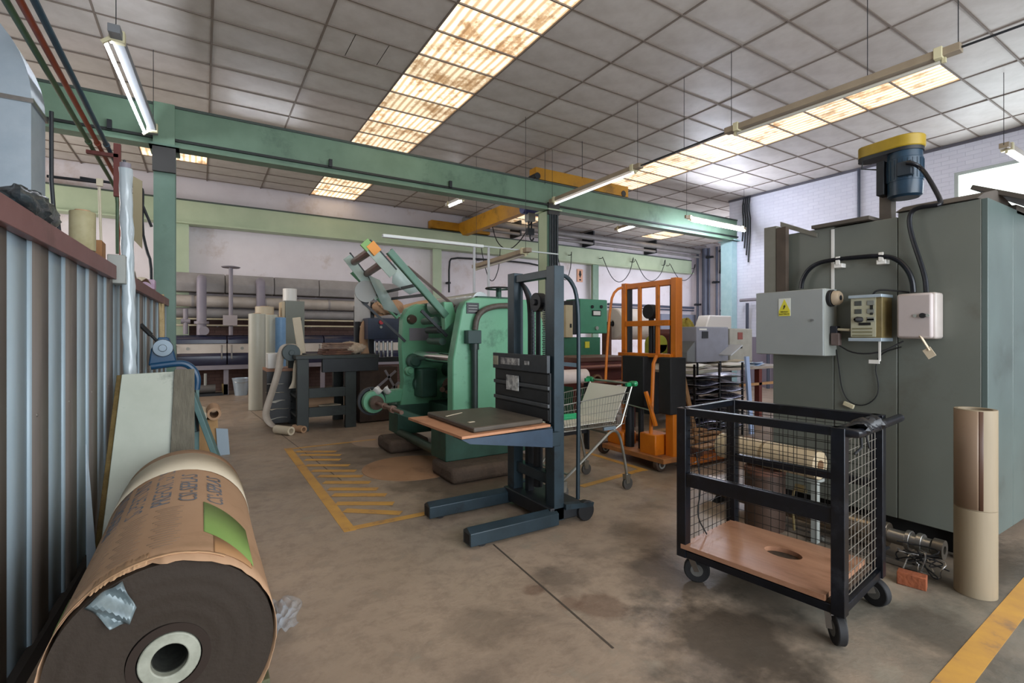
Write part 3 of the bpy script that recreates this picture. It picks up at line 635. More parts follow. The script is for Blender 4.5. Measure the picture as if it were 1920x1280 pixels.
# backrest plates of the carriage
cr = B()
B().span((2.13, 2.93, 1.12), (2.16, 3.72, 1.25)).go('carriage_top_plate', mat('carriage_plate', '33373b', '3b4045', rough=.45, scale=6, c3='1c1e20', s3=5), t, bevel=.003)
B().span((2.155, 2.93, .76), (2.17, 3.72, 1.12)).go('carriage_back', mat('carriage_back', '232527', rough=.5), t)
for z in (.865, .995): B().span((2.138, 2.93, z), (2.156, 3.72, z+.028)).go('slat', mat('slat_worn', '55585a', '46494b', rough=.45, scale=8), t, bevel=.003)
for z in (.77, .90, 1.03): B().span((2.148, 2.94, z), (2.156, 3.71, z+.08)).go('back_panel', mat('slat_dark', '26282a', '303234', rough=.5, scale=8), t, bevel=.002)
B().span((2.125, 3.30, 1.16), (2.132, 3.58, 1.215)).go('worn_label', mat('scuffed_label', 'e2e2dc', '55555a', scale=17, rough=.6), t)
B().span((2.125, 3.63, 1.15), (2.132, 3.71, 1.225)).go('worn_label', mat('scuffed_label2', 'a8a58e', '8a8672', scale=20), t)
B().span((2.125, 3.16, 1.17), (2.132, 3.22, 1.20)).go('worn_label', mat('scuffed_label', 'b9b9b4'), t)
B().span((2.13, 3.32, .955), (2.138, 3.50, 1.075)).go('worn_label', mat('scuffed_label', 'b9b9b4'), t)
B().span((2.05, 2.86, .60), (2.20, 3.62, .70)).go('fork_carriage', DBLUE, t, bevel=.004)
for y in (2.95, 3.45): B().prism([(2.15, .62), (2.15, .74), (1.42, .74), (1.42, .72)], (0, y-.06, 0), (1, 0, 0), (0, 0, 1), (0, .12, 0)).go('fork', DBLUE, t, bevel=.003)
B().prism([(2.12, .60), (2.12, .735), (1.40, .735), (1.46, .70)], (0, 2.845, 0), (1, 0, 0), (0, 0, 1), (0, .012, 0)).go('side_skirt', mat('stacker_blue', '2a3a4b', '324558', rough=.4, scale=7, c3='1f2831'), t)
B().tube([(2.24, 2.93, 1.85), (2.34, 2.93, 1.83), (2.42, 2.93, 1.70), (2.43, 2.93, 1.3), (2.42, 2.93, .16)], .016, 10, sm=2).go('guard_tube', DBLUE, t)
B().tube([(2.24, 3.54, 1.85), (2.34, 3.54, 1.83), (2.42, 3.54, 1.70), (2.43, 3.54, 1.3), (2.42, 3.54, .16)], .016, 10, sm=2).go('guard_tube', DBLUE, t)
B().bar((2.24, 2.95, 1.19), (2.43, 2.95, 1.17), .03, .03).go('guard_bracket', DBLUE, t)
for y in (2.90, 3.60):
    B().cyl((2.46, y-.025, .075), (2.46, y+.025, .075), .075, n=24).go('wheel', BLACK, t, bevel=.006)
    B().prism([(-.1, .12), (.16, .10), (.17, .13), (-.1, .16)], (2.36, y-.03, 0), (1, 0, 0), (0, 0, 1), (0, .06, 0)).go('wheel_fender', DBLUE, t)
t = thing('plywood_board', 'worn plywood board lying on the forks of the blue stacker', 'board', (1.75, 3.25, .74))
quadslab([(1.39, 2.82, .742), (2.12, 2.87, .742), (2.10, 3.72, .742), (1.36, 3.70, .742)], .018, 'ply', mat('pink_ply', 'c18b68', 'b57e5c', rough=.6, scale=6, c3='7b5a44'), t, .002)
t2 = thing('rubber_mat', 'dark padded mat on the plywood board of the blue stacker', 'mat', (1.8, 3.25, .76))
quadslab([(1.50, 2.87, .762), (2.09, 2.92, .762), (2.07, 3.64, .762), (1.50, 3.66, .762)], .035, 'pad', mat('mat_black', '4a433b', '5a5146', rough=.5, scale=3, c3='2b2722', s3=3), t2, .010)
tag(origin(B().box((1.62, 3.42, .80), (.20, .012, .003), Matrix.Rotation(.5, 3, 'Z')).box((1.58, 3.06, .80), (.05, .02, .003), Matrix.Rotation(.2, 3, 'Z')).go('paper_strip', CREAM)), 'small pale paper strips on the dark mat', 'paper')

# ================================================================== CAGE TROLLEY
t = thing('cage_trolley', 'black steel cage trolley with wire mesh sides in front of the grey oven', 'trolley', (2.672, 1.54, 0), R(-82.5), local=True)
hx, hy, zb, zt2 = .39, .285, .17, .985
def lb(nm, b, m=BLKGLOSS, bev=.003, par=t, **k): return b.go(nm, m, par, bevel=bev, **k)
for sx, sy in ((-1, -1), (1, -1), (1, 1), (-1, 1)): lb('post', B().span((sx*hx-.028, sy*hy-.028, zb-.03), (sx*hx+.028, sy*hy+.028, zt2)))
for sy in (-1, 1):
    lb('top_rail', B().span((-hx, sy*hy-.022, zt2-.055 if sy > 0 else zt2-.04), (hx, sy*hy+.022, zt2)))
    lb('mid_rail', B().span((-hx, sy*hy-.022, .545 if sy < 0 else .60), (hx, sy*hy+.022, .62 if sy < 0 else .64)))
    lb('bottom_rail', B().span((-hx-.02, sy*hy-.02, zb-.03), (hx+.02, sy*hy+.02, zb+.01)))
for sx in (-1, 1):
    lb('top_rail', B().span((sx*hx-.018, -hy, zt2-.035), (sx*hx+.018, hy, zt2)))
    lb('bottom_rail', B().span((sx*hx-.02, -hy, zb-.03), (sx*hx+.02, hy, zb+.01)))
WIRE = mat('wire_steel', '2a2826', rough=.4, metal=.6)
def meshp(a, b_, nv, nh, z0=zb+.02, z1=zt2-.02, m=WIRE, r=.0018):
    b = B(); a, b_ = Vector(a), Vector(b_)
    for k in range(1, nv): p = a.lerp(b_, k/nv); b.cyl((p.x, p.y, z0), (p.x, p.y, z1), r, n=5)
    for k in range(nh+1): z = z0+(z1-z0)*k/nh; b.cyl((a.x, a.y, z), (b_.x, b_.y, z), r, n=5)
    return b
lb('wire_mesh', meshp((-hx, hy-.01), (hx, hy-.01), 16, 15), WIRE, 0)
lb('wire_mesh', meshp((-hx+.005, -hy), (-hx+.005, hy), 11, 15), WIRE, 0)
lb('wire_mesh', meshp((hx+.0, -hy), (hx+.0, hy), 11, 15), mat('wire_bright', 'a39f96', rough=.35, metal=.7), 0)
lb('wire_mesh', meshp((-hx, -hy+.004), (hx, -hy+.004), 16, 7, .62, zt2-.03), WIRE, 0)
bd = B(); n = 28; P_ = []
x0, x1, y0, y1 = -hx+.0, hx-.05, -hy-.03, hy-.02
outer = []
for i in range(n):
    a = 2*PI*i/n; c_, s_ = math.cos(a), math.sin(a); k = 1/max(abs(c_)/((x1-x0)/2), abs(s_)/((y1-y0)/2)); outer.append(((x0+x1)/2+c_*k, (y0+y1)/2+s_*k))
hc = (.03, .01); hole = [(hc[0]+.095*math.cos(2*PI*i/n), hc[1]+.065*math.sin(2*PI*i/n)) for i in range(n)]
vs = [(x, y, .215) for x, y in outer]+[(x, y, .215) for x, y in hole]+[(x, y, .190) for x, y in outer]+[(x, y, .190) for x, y in hole]; fs = []
for j, j2 in ((0, 1), (1, 3), (3, 2), (2, 0)): fs += [(j*n+i, j*n+(i+1) % n, j2*n+(i+1) % n, j2*n+i) for i in range(n)]
cx_, cy_ = (x0+x1)/2, (y0+y1)/2
for i in range(4):   # square corners filled by the nearest outline points moving onto them
    tx, ty = ((x0, y0), (x1, y0), (x1, y1), (x0, y1))[i]; j = min(range(n), key=lambda q: (vs[q][0]-tx)**2+(vs[q][1]-ty)**2)
    vs[j] = (tx, ty, .215); vs[2*n+j] = (tx, ty, .190)
bp = bd.add(vs, fs).go('plywood_floor', WOOD, t, ang=30)
B().span((x0+.02, y0+.02, .160), (x1+.03, y1, .189)).go('under_board', mat('under_board', '4a3a2c', '2c231b', rough=.8, scale=25), t, bevel=.002)
lb('handle_bar', B().tube([(hx+.0, -hy, zt2-.02), (hx+.06, -hy-.0, zt2-.02), (hx+.07, -hy+.03, zt2-.02), (hx+.07, hy+.10, zt2-.02)], .021, 12, sm=1), BLKGLOSS, 0)
def tape(u, v):
    a = 2*PI*u; y = -.24+.30*v; r = .026+.010*math.sin(14*v*3+2*a)+.004*math.sin(50*v+a*3)
    return (hx+.045+r*math.cos(a)*1.5, y, zt2-.01+r*math.sin(a))
B().grid(tape, 14, 24).go('tape_wrapping', mat('tape_black', '17181b', '26282c', rough=.35, scale=20), t, ang=60)
B().tube([(hx+.04, -.14, zt2-.03), (hx+.05, -.16, zt2-.10), (hx+.03, -.19, zt2-.13)], .006).tube([(hx+.04, -.08, zt2-.03), (hx+.05, -.05, zt2-.12)], .005).go('tape_ends', BLACK, t)
for i, (sx, sy, rz) in enumerate(((-1, -1, .5), (1, -1, -.9), (1, 1, -.3), (-1, 1, .2))):
    cx0, cy0 = sx*(hx-.03), sy*(hy-.03); M = Matrix.Rotation(rz, 3, 'Z'); o_ = Vector((cx0, cy0, 0))
    q = lambda x, y, z: o_+M @ Vector((x, y, z))
    ca_ = B().bar(q(-.03, 0, .137), q(.045, 0, .137), .06, .008).bar(q(.0, .027, .14), q(.03, .027, .065), .036, .004, (0, 1, 0)).bar(q(.0, -.027, .14), q(.03, -.027, .065), .036, .004, (0, 1, 0)).go('caster_fork', STEEL, t)
    B().cyl(q(.03, -.02, .070), q(.03, .02, .070), .070, n=26).go('wheel', BLACK, ca_, bevel=.006)
    B().cyl(q(.03, -.022, .070), q(.03, .022, .070), .034, n=16).go('hub', mat('hub_grey', '5d5c58', rough=.5), ca_)
B().tube([(hx-.2, -hy+.03, .52), (hx-.55, -hy+.12, .3)], .004)
lb('loose_wire', B().tube([(-hx+.02, -hy+.10, .72), (-hx+.03, -hy+.14, .5), (-hx+.02, -hy+.10, .35), (-hx+.03, -hy+.2, .22)], .004, 6, sm=2), BLACK, 0)

# ================================================================== SHOPPING CART
t = thing('shopping_cart', 'wire shopping cart with green handle ends behind the blue stacker mast', 'cart', (2.9, 3.55, 0))
CW = mat('cart_wire', 'a5a49c', '8f8e86', rough=.3, metal=.8, scale=6)
xn, xr = 2.56, 3.30     # nose, rear
zb0, zb1, zt0, zt1 = .58, .60, .80, .88
def side(y0, y1):     # wires of one basket side between nose (y0) and rear (y1)
    b = B(); m = 26
    P0 = lambda u: Vector((xn+(xr-.06-xn)*u, y0+(y1-y0)*u, zb0+(zb1-zb0)*u)); P1 = lambda u: Vector((xn-.06+(xr+.02-xn+.06)*u, (y0+(y1-y0)*u), zt0+(zt1-zt0)*u))
    for k in range(m+1): b.cyl(P0(k/m), P1(k/m), .0018, n=5)
    for f in (.25, .5, .75): b.cyl(P0(0).lerp(P1(0), f), P0(1).lerp(P1(1), f), .002, n=5)
    b.cyl(P1(0), P1(1), .005, n=8).cyl(P0(0), P0(1), .004, n=8); return b
side(3.33, 3.27).go('basket_side', CW, t); side(3.74, 3.84).go('basket_side', CW, t)
b = B()
for k in range(13): f = k/12; b.cyl((xn, 3.33+.41*f, zb0), (xr-.06, 3.27+.57*f, zb1), .0018, n=5)
for k in range(9): f = k/8; b.cyl((xn+(xr-.06-xn)*f, 3.33-.06*f, zb0+.02*f), (xn+(xr-.06-xn)*f, 3.74+.10*f, zb0+.02*f), .0022, n=5)
b.go('basket_floor', CW, t)
b = B()
for k in range(13): f = k/12; b.cyl((xn, 3.33+.41*f, zb0), (xn-.06, 3.33+.41*f, zt0), .0018, n=5)
b.cyl((xn-.06, 3.33, zt0), (xn-.06, 3.74, zt0), .005).go('basket_front', CW, t)
B().cyl((xn-.03, 3.32, .70), (xn+.12, 3.31, .70), .012).box((xn+.08, 3.31, .71), (.22, .012, .05)).go('green_bumper', mat('cart_green', '1d8a56', '187a4a', rough=.35), t, bevel=.003)
for y in (3.27, 3.84):
    B().tube([(2.62, y+(.10 if y < 3.5 else -.10), .16), (2.67, y+(.08 if y < 3.5 else -.08), .20), (3.0, y, .50), (3.10, y, .56), (3.18, y, .52), (3.24, y, .30), (3.27, y, .14)], .013, 10, sm=2).go('leg_frame', CW, t)
    B().tube([(3.10, y, .55), (3.20, y, .60), (3.34, y, .95)], .009, 8).go('handle_upright', CW, t)
    B().box((3.06, y, .575), (.14, .02, .03)).go('frame_bracket', mat('cart_bracket', '6c7a84', rough=.4), t, bevel=.003)
    B().lathe([(0, -.04), (.02, -.04), (.028, 0), (.024, .05), (0, .06)], (3.34, y, .955), (0, -1 if y < 3.5 else 1, .1), 14).box((3.31, y, .95), (.09, .03, .035)).go('handle_end', mat('cart_green', '1d8a56'), t, bevel=.004)
    c = B().prism([(-.02, .06), (.02, .06), (.03, .14), (-.03, .14)], (3.27, y-.022, 0), (1, 0, 0), (0, 0, 1), (0, .044, 0)).go('caster_fork', CW, t)
    B().cyl((3.28, y-.013, .055), (3.28, y+.013, .055), .055, n=24).go('wheel', mat('caster_tyre', '4a4642', rough=.6), c, bevel=.004)
    y2 = y+(.10 if y < 3.5 else -.10)
    c = B().prism([(-.02, .06), (.02, .06), (.03, .15), (-.03, .15)], (2.62, y2-.022, 0), (1, 0, 0), (0, 0, 1), (0, .044, 0)).go('caster_fork', CW, t)
    B().cyl((2.62, y2-.013, .055), (2.62, y2+.013, .055), .055, n=24).go('wheel', mat('caster_tyre', '4a4642'), c, bevel=.004)
B().cyl((3.34, 3.27, .955), (3.34, 3.84, .955), .011).go('handle_bar', CW, t)
B().cyl((2.67, 3.37, .20), (2.67, 3.74, .20), .010).cyl((3.05, 3.27, .53), (3.05, 3.84, .53), .010).go('cross_tube', CW, t)
pb = thing("cardboard_sheets", 'bent white cardboard sheets standing inside the shopping cart', 'cardboard', (3.0, 3.55, .62))
quadslab([(3.14, 3.30, .615), (3.30, 3.295, .925), (3.30, 3.81, .925), (3.12, 3.79, .615)], .006, 'upright_sheet', mat('white_card', 'e0dccf', rough=.5), pb, 0)
quadslab([(2.58, 3.36, .607), (3.18, 3.31, .625), (3.18, 3.78, .625), (2.58, 3.72, .607)], .006, 'floor_sheet', WPAPER, pb, 0)
t = thing('white_roll', 'short white paper roll on the maroon table behind the shopping cart', 'roll', (3.4, 4.75, .84))
a, b_ = PZ(1042, 742, .0), PZ(1096, 748, 0)
B().cyl((3.50, 4.70, .90), (4.0, 4.70, .90), .085, n=28, ri=.035).go('paper', mat('pinkish_paper', 'd8cac4', 'ccbdb6', rough=.6), t)
B().cyl((3.48, 4.70, .90), (4.03, 4.70, .90), .034, n=16).go('core', KRAFT, t)

# ================================================================== ORANGE STACKER
t = thing('orange_stacker', 'orange pallet stacker with black covers beside the shopping cart', 'stacker', (4.25, 3.85, 0))
yA, yB_ = 3.50, 4.22
for y in (yA, yB_):
    B().prism([(-.05, -.035), (.05, -.035), (.05, .035), (-.05, .035)], (4.22, y, .08), (1, 0, 0), (0, 1, 0), (0, 0, 1.92)).go('mast_rail', ORANGE, t, bevel=.004)
    s = 1 if y == yA else -1
    B().span((4.19, y+s*.037, .16), (4.27, y+s*(.065 if y == yA else .045), 1.95)).go('inner_mast', DARK, t, bevel=.003)
B().span((4.18, yA, 1.93), (4.26, yB_, 1.99)).go('top_crossbar', ORANGE, t, bevel=.004)
for y, z in ((3.72, 1.20), (3.98, 1.20)): B().span((4.17, y-.02, z), (4.20, y+.02, 1.95)).go('guard_bar', ORANGE, t, bevel=.002)
B().span((4.16, 3.55, 1.50), (4.20, 4.18, 1.56)).go('guard_crossbar', ORANGE, t, bevel=.003)
B().span((4.12, 3.50, 1.16), (4.24, 4.26, 1.20)).go('lower_crossbar', ORANGE, t, bevel=.003)
B().tube([(4.2, 4.22, 1.97), (4.12, 4.30, 1.93), (4.08, 4.34, 1.80), (4.02, 4.34, 1.2), (4.0, 4.34, .85)], .016, 8, sm=1).go('guard_tube', ORANGE, t)
B().tube([(4.1, 3.66, 1.18), (4.05, 3.66, 1.1), (4.03, 3.68, .3)], .020, 8).go('guard_tube', ORANGE, t)
B().span((4.05, 3.80, .62), (4.24, 4.12, 1.17)).go('black_cover', BLACK, t, bevel=.01)
B().span((4.06, 3.44, .58), (4.30, 3.60, 1.17)).go('black_cover', BLACK, t, bevel=.01)
B().span((4.11, 3.45, .14), (4.27, 3.55, .58)).go('mast_foot', ORANGE, t, bevel=.004)
B().cyl((4.24, 3.86, 1.0), (4.24, 3.86, 1.62), .03).cyl((4.24, 3.80, 1.2), (4.24, 3.80, 1.56), .014).go('lift_cylinder', DARK, t)
B().cyl((4.18, 3.86, 1.66), (4.28, 3.86, 1.66), .08, n=24).go('chain_wheel', BLACK, t, bevel=.006)
B().bar((4.0, 3.72, .80), (4.02, 3.60, .45), .04, .03).go('tiller', ORANGE, t, bevel=.003)
B().span((3.99, 3.58, .14), (4.22, 3.80, .36)).go('battery_cover', ORANGE, t, bevel=.012)
B().span((4.04, 4.10, .14), (4.26, 4.36, .30)).go('drive_cover', ORANGE, t, bevel=.02)
B().prism([(3.93, .10), (4.4, .10), (4.4, .14), (3.93, .15)], (0, 3.42, 0), (1, 0, 0), (0, 0, 1), (0, .90, 0)).go('base_plate', mat('orange_worn', 'b0713a', '8a5a38', rough=.6, scale=6), t, bevel=.003)
for y in (3.46, 4.22):
    o = B().span((4.25, y-.06, .04), (5.35, y+.06, .12)).go('fork_leg', ORANGE, t, bevel=.004)
    B().cyl((5.2, y-.04, .04), (5.2, y+.04, .04), .04).go('roller', BLACK, o)
for c in ((4.0, 3.53), (4.05, 4.42)):
    B().cyl((c[0], c[1]-.03, .075), (c[0], c[1]+.03, .075), .075, n=24).go('wheel', mat('tyre_brown', '4b3a30', rough=.6), t, bevel=.008)
    B().cyl((c[0], c[1]-.035, .075), (c[0], c[1]-.028, .075), .045, n=20, ri=.03).go('rim', LGREY, t)
B().cyl((4.1, 4.05, .12), (4.1, 4.05, .6), .05).cyl((4.12, 3.9, .15), (4.12, 3.9, .62), .03).go('pump', DARK, t)
B().tube([(4.0, 4.0, .5), (3.95, 4.12, .53), (3.9, 4.3, .46)], .010, sm=1).tube([(4.0, 4.36, .66), (4.05, 3.7, .6)], .008).go('pedal_rod', STEEL, t)
pl = thing('pallet', 'small wooden pallet sitting on the forks of the orange stacker', 'pallet', (4.8, 3.85, .12))
for k in range(5): y = 3.42+.21*k; B().span((4.42, y-.05, .20), (5.4, y+.06, .22)).go('board', PINE, pl, bevel=.002)
for x in (4.45, 4.9, 5.33): B().span((x-.04, 3.38, .12), (x+.04, 4.32, .20)).go('stringer', RUST, pl, bevel=.002)
tag(origin(B().bar((4.62, 3.55, .22), (4.36, 3.55, 1.05), .05, .022, (0, 1, 0)).go('wood_plank', PINE, bevel=.002)), 'pine plank leaning on the orange stacker', 'plank')

# ================================================================== GREY OVEN with its boxes and motor
XO, OY0, OY1, OZ0, OZ1 = 3.95, 1.03, 2.305, .175, 2.20
ov = thing('industrial_oven', 'tall grey sheet metal oven at the right with electrical boxes on its side', 'oven', (4.7, 1.65, 0))
for a, b_, z in ((1.03, 1.449, 2.215), (1.453, 1.845, 2.19), (1.849, 2.305, 2.20)):
    B().span((XO, a, OZ0), (XO+.04, b_, z)).go('side_panel', GREY, ov, bevel=.004)
B().span((XO+.04, 1.04, OZ0), (5.7, OY1, 2.19)).go('body', GREY, ov)
for a, b_ in ((XO+.0, 4.42), (4.424, 5.1), (5.104, 5.75)): B().span((a, 1.0, OZ0), (b_, 1.03, 2.215)).go('end_panel', mat('oven_end', '5c6a67', '525e5b', rough=.33, scale=1.5, c3='454f4b'), ov, bevel=.003)
B().span((XO-.006, 1.842, 1.30), (XO, 1.862, 2.18)).go('joint_strip', WHITE, ov)
B().span((XO+.15, 1.2, 0), (5.6, 2.2, OZ0)).go('plinth', mat('plinth_black', '1c1a18', rough=.9), ov)  # even near-black base set back under the oven
for x, y in ((XO+.08, 1.10), (XO+.08, 2.22), (5.6, 1.1)): B().span((x-.04, y-.04, 0), (x+.04, y+.04, OZ0)).go('foot', DARK, ov)
B().prism([(-.14, 2.22), (.55, 2.22), (.55, 2.26), (.2, 2.32), (-.02, 2.27)], (XO+.12, 1.04, 0), (1, 0, 0), (0, 0, 1), (0, .42, 0)).go('top_hood', mat('brown_steel', '564f47', '47413b', rough=.6, scale=4), ov, bevel=.004)
B().bar((4.3, 1.02, 2.30), (5.6, 1.0, 2.34), .34, .03, (0, -.5, 1)).bar((4.5, 1.1, 2.22), (5.2, 1.1, 2.24), .2, .06).go('top_flashing', mat('brown_steel', '564f47'), ov, bevel=.003)
B().span((XO-.05, 1.60, 2.20), (XO+.5, 1.98, 2.225)).go('roof_sheet', mat('brown_steel', '564f47'), ov)
B().span((XO-.07, 2.24, 1.70), (XO+.02, 2.34, 2.27)).go('corner_post', mat('post_grey', '7b7a70', '6c6a60', rough=.5, scale=3), ov, bevel=.003)
B().span((XO-.075, 2.16, 1.74), (XO-.03, 2.235, 2.25)).go('open_channel', mat('channel_dark', '55493f', '453b33', rough=.7, scale=5), ov)
B().prism([(0, 0), (0, .04), (-.28, -.10), (-.28, -.13)], (XO-.01, 2.24, 2.27), (0, 1, 0), (0, 0, 1), (.03, 0, 0)).go('top_angle', mat('post_grey', '7b7a70'), ov)
a = PX(1437, 478, XO-.03); B().cyl(a, a+Vector((0, -.09, 0)), .006).lathe([(0, -.012), (.016, -.01), (.016, .01), (0, .012)], a, (0, 1, 0), 12).go('lever_knob', BLACK, ov)

# control box with warning sticker
cbx = thing('control_box', 'large light grey electrical box with yellow hazard sticker on the oven', 'electrical box', (3.85, 2.07, 1.25))
B().span((3.775, 1.825, 1.25), (3.949, 2.335, 1.735)).go('enclosure', LGREY, cbx, bevel=.004)
dr = B().span((3.757, 1.828, 1.253), (3.774, 2.332, 1.732)).go('door', mat('door_grey', '9ca09f', '959a99', rough=.36, scale=2), cbx, bevel=.003)
a = PX(1524, 600, 3.755); B().cyl(a, a+Vector((-.012, 0, 0)), .009, n=12).go('lock', CHROME, dr)
p0, p1 = PX(1460, 560, 3.755), PX(1482, 592, 3.755)
B().span((3.754, p1.y, p1.z), (3.757, p0.y, p0.z)).go('sticker_ground', mat('sticker_white', 'd9dbd2'), dr)
zm = p1.z+(p0.z-p1.z)*.30
B().span((3.753, p1.y+.002, p1.z+.001), (3.7545, p0.y-.002, zm)).go('sticker_band', mat('sticker_yellow', 'd9cf3a', rough=.5), dr)
yc = (p0.y+p1.y)/2; W = (p0.y-p1.y)/2
B().prism([(-W*.95, 0), (W*.95, 0), (0, (p0.z-zm)*.95)], (3.7535, yc, zm), (0, 1, 0), (0, 0, 1), (.0015, 0, 0)).go('sticker_triangle', mat('sticker_yellow', 'd9cf3a'), dr)
bl = [(.1, 1), (-.45, .42), (-.05, .46), (-.4, -.1), (-.2, -.05), (-.5, -.5), (.1, -.2), (-.1, -.18), (.45, .62), (.05, .58), (.35, 1)]
B().prism([(-x*.022, y*.022) for x, y in bl], (3.752, yc, zm+.022), (0, 1, 0), (0, 0, 1), (.0015, 0, 0)).go('sticker_bolt', BLACK, dr)
INKB = mat('ink_black', '1a1a16')
text('RIESGO', .017, INKB, frame((3.7525, yc, zm-.009), (0, -1, 0), (0, 0, 1)), 'sticker_text', dr)
text('ELECTRICO', .015, INKB, frame((3.7525, yc, zm-.026), (0, -1, 0), (0, 0, 1)), 'sticker_text', dr)
def ysurf(px, py, Y): return PY(px, py, Y)
c = Vector((3.845, 1.822, 1.665))
rs = B().lathe([(0, .07), (.040, .07), (.050, .058), (.053, .03), (.04, .02)], c, (0, -1, 0), 26).go('alarm_body', mat('pinkish_ivory', 'a8967f', rough=.45), cbx)
B().lathe([(.045, .025), (.060, .02), (.060, 0)], c, (0, -1, 0), 26).go('alarm_base', BLACK, cbx)
B().lathe([(0, .074), (.018, .072), (.018, .068)], c, (0, -1, 0), 16).go('alarm_port', DARK, cbx)
B().box((3.87, 1.80, 1.41), (.05, .05, .11)).go('socket', mat('blue_black', '23252f'), cbx, bevel=.006)
B().box((3.85, 1.785, 1.37), (.04, .06, .09)).go('plug', mat('brown_plug', '6b5c58'), cbx, bevel=.008)
B().tube([(3.85, 1.77, 1.44), (3.82, 1.68, 1.435)], .009).go('plug_pin', IVORY, cbx)
B().tube([(3.85, 1.77, 1.33), (3.80, 1.65, 1.27), (3.82, 1.5, 1.28), (3.9, 1.4, 1.36)], .005, sm=2).go('cord', BLACK, cbx)
# outlet unit
so = thing('outlet_unit', 'yellowed socket outlet unit hung between the two electrical boxes', 'electrical box', (3.85, 1.6, 1.3))
y0 = PX(1654, 600, 3.80).y; y1 = PX(1596, 600, 3.80).y; z1 = PX(1620, 553, 3.80).z; z0 = PX(1620, 634, 3.80).z
B().span((3.80, y0, z0), (3.949, y1, z1)).go('case', mat('yellowed', '83744c', '6f6240', rough=.5, scale=9), so, bevel=.004)
B().span((3.795, y0+.035, z0+.01), (3.80, y1, z1-.01)).go('front_plate', mat('dirty_ivory', 'b9b79f', 'a8a58a', rough=.5, scale=8), so)
B().span((3.775, y0-.005, z1-.02), (3.95, y1+.008, z1)).go('top_rail', GALV, so, bevel=.002)
B().span((3.775, y0-.005, z0-.02), (3.95, y1+.008, z0+.003)).go('bottom_rail', GALV, so, bevel=.002)
for r_ in range(3):
    for c_ in range(2):
        yy = y1-.045-.075*c_; zz_ = z1-.055-.055*r_
        B().span((3.791, yy-.022, zz_-.016), (3.795, yy+.022, zz_+.016)).go('outlet', mat('outlet_dark', '4a4d48') if c_ == 0 else mat('outlet_grey', '80827a'), so, bevel=.002)
for c_ in range(2): B().span((3.791, y1-.07-.07*c_, z0+.12), (3.795, y1-.03-.07*c_, z0+.132)).go('slot', INKB, so)
B().span((3.791, y1-.12, z0+.088), (3.795, y1-.05, z0+.106)).go('maker_plate', INKB, so)
for k in range(3): B().span((3.792, y1-.13, z0+.015+.023*k), (3.7955, y1-.01, z0+.024+.023*k)).go('stripe', mat('stripe_brown', '7a7658'), so)
B().span((3.79, y0+.05, z1-.10), (3.795, y0+.066, z1-.07)).span((3.79, y0+.05, z1-.135), (3.795, y0+.066, z1-.12)).go('switch', INKB, so)
B().lathe([(0, 0), (.018, .01), (.02, .04), (.008, .06)], (3.80, y1-.07, z1-.165), (-1, .5, 0), 14).go('plug', BLACK, so)
B().tube([(3.86, y0+.08, z1), (3.86, y0+.06, z1+.03), (3.88, y0+.02, z1+.035), (3.94, y0-.1, z1+.01)], .006, sm=2).go('cord', BLACK, so)
B().bar((3.79, y0+.01, z0-.02), (3.79, y0+.01, z0-.15), .006, .012).box((3.785, y0+.04, z0-.155), (.008, .06, .025)).go('hanging_bracket', WHITE, so)
# pink box
pk = thing('switch_box', 'pinkish plastic switch box at the right end of the conduit', 'electrical box', (3.85, 1.3, 1.3))
y0, y1 = PX(1748, 600, 3.80).y, PX(1681, 600, 3.80).y; z1 = PX(1710, 549, 3.80).z; z0 = PX(1710, 635, 3.80).z
B().span((3.83, y0-.01, z0), (3.949, y1, z1)).go('case', mat('pink_case', 'b3aaa4', 'a8a09a', rough=.45), pk, bevel=.014)
B().span((3.795, y0, z0+.004), (3.832, y1, z1-.004)).go('lid', mat('pink_lid', 'b9aeab', 'b0a5a2', rough=.4, scale=3), pk, bevel=.014)
for i, (yy, r_, m) in enumerate(((y1-.10, .010, LGREY), (y1-.165, .010, LGREY), (y0+.045, .016, BLACK))): B().cyl((3.795, yy, (z0+z1)/2-.0), (3.788 if i < 2 else 3.782, yy, (z0+z1)/2-.0), r_, n=14).go('button', m, pk)
B().bar((3.80, y0+.06, z0+.02), (3.76, y0+.0, z0-.07), .012, .006).bar((3.77, y0+.02, z0-.06), (3.755, y0-.015, z0-.11), .045, .004, (1, 0, 0)).go('paper_tag', CREAM, pk)
# conduits
cn = thing('conduit', 'dark flexible conduit arching over the oven side between the two boxes', 'conduit', (3.9, 1.7, 1.75))
pts = [PX(x, y, 3.90) for x, y in ((1502, 541), (1504, 525), (1515, 505), (1535, 492), (1570, 486), (1610, 482), (1650, 479), (1680, 484), (1700, 502), (1711, 525), (1713, 548))]
B().tube(pts, .016, 10, sm=2).go('hose', BLKGLOSS, cn)
for x, y in ((1572, 492), (1653, 485)):
    a = PX(x, y+6, 3.90); B().box(a+Vector((.02, 0, 0)), (.06, .055, .03)).box(a+Vector((-.01, 0, .035)), (.008, .03, .06)).go('clamp', WHITE, cn, bevel=.003)
cn2 = thing('motor_conduit', 'dark flexible conduit running from the switch box up to the blue motor', 'conduit', (3.9, 1.3, 1.75))
pts = [PX(x, y, 3.90) for x, y in ((1737, 548), (1735, 520), (1722, 480), (1710, 445), (1704, 415), (1708, 396), (1725, 388), (1745, 386), (1765, 383))]
pts += [PX(1762, 372, 4.0), PX(1745, 340, 4.15), PX(1728, 315, 4.25), PX(1712, 306, 4.2), PX(1700, 305, 4.2)]
B().tube(pts, .014, 10, sm=2).go('hose', BLKGLOSS, cn2)
ct = thing('power_cable', 'thin black cable with white tag hanging down the oven side', 'cable', (3.94, 1.7, 1.1))
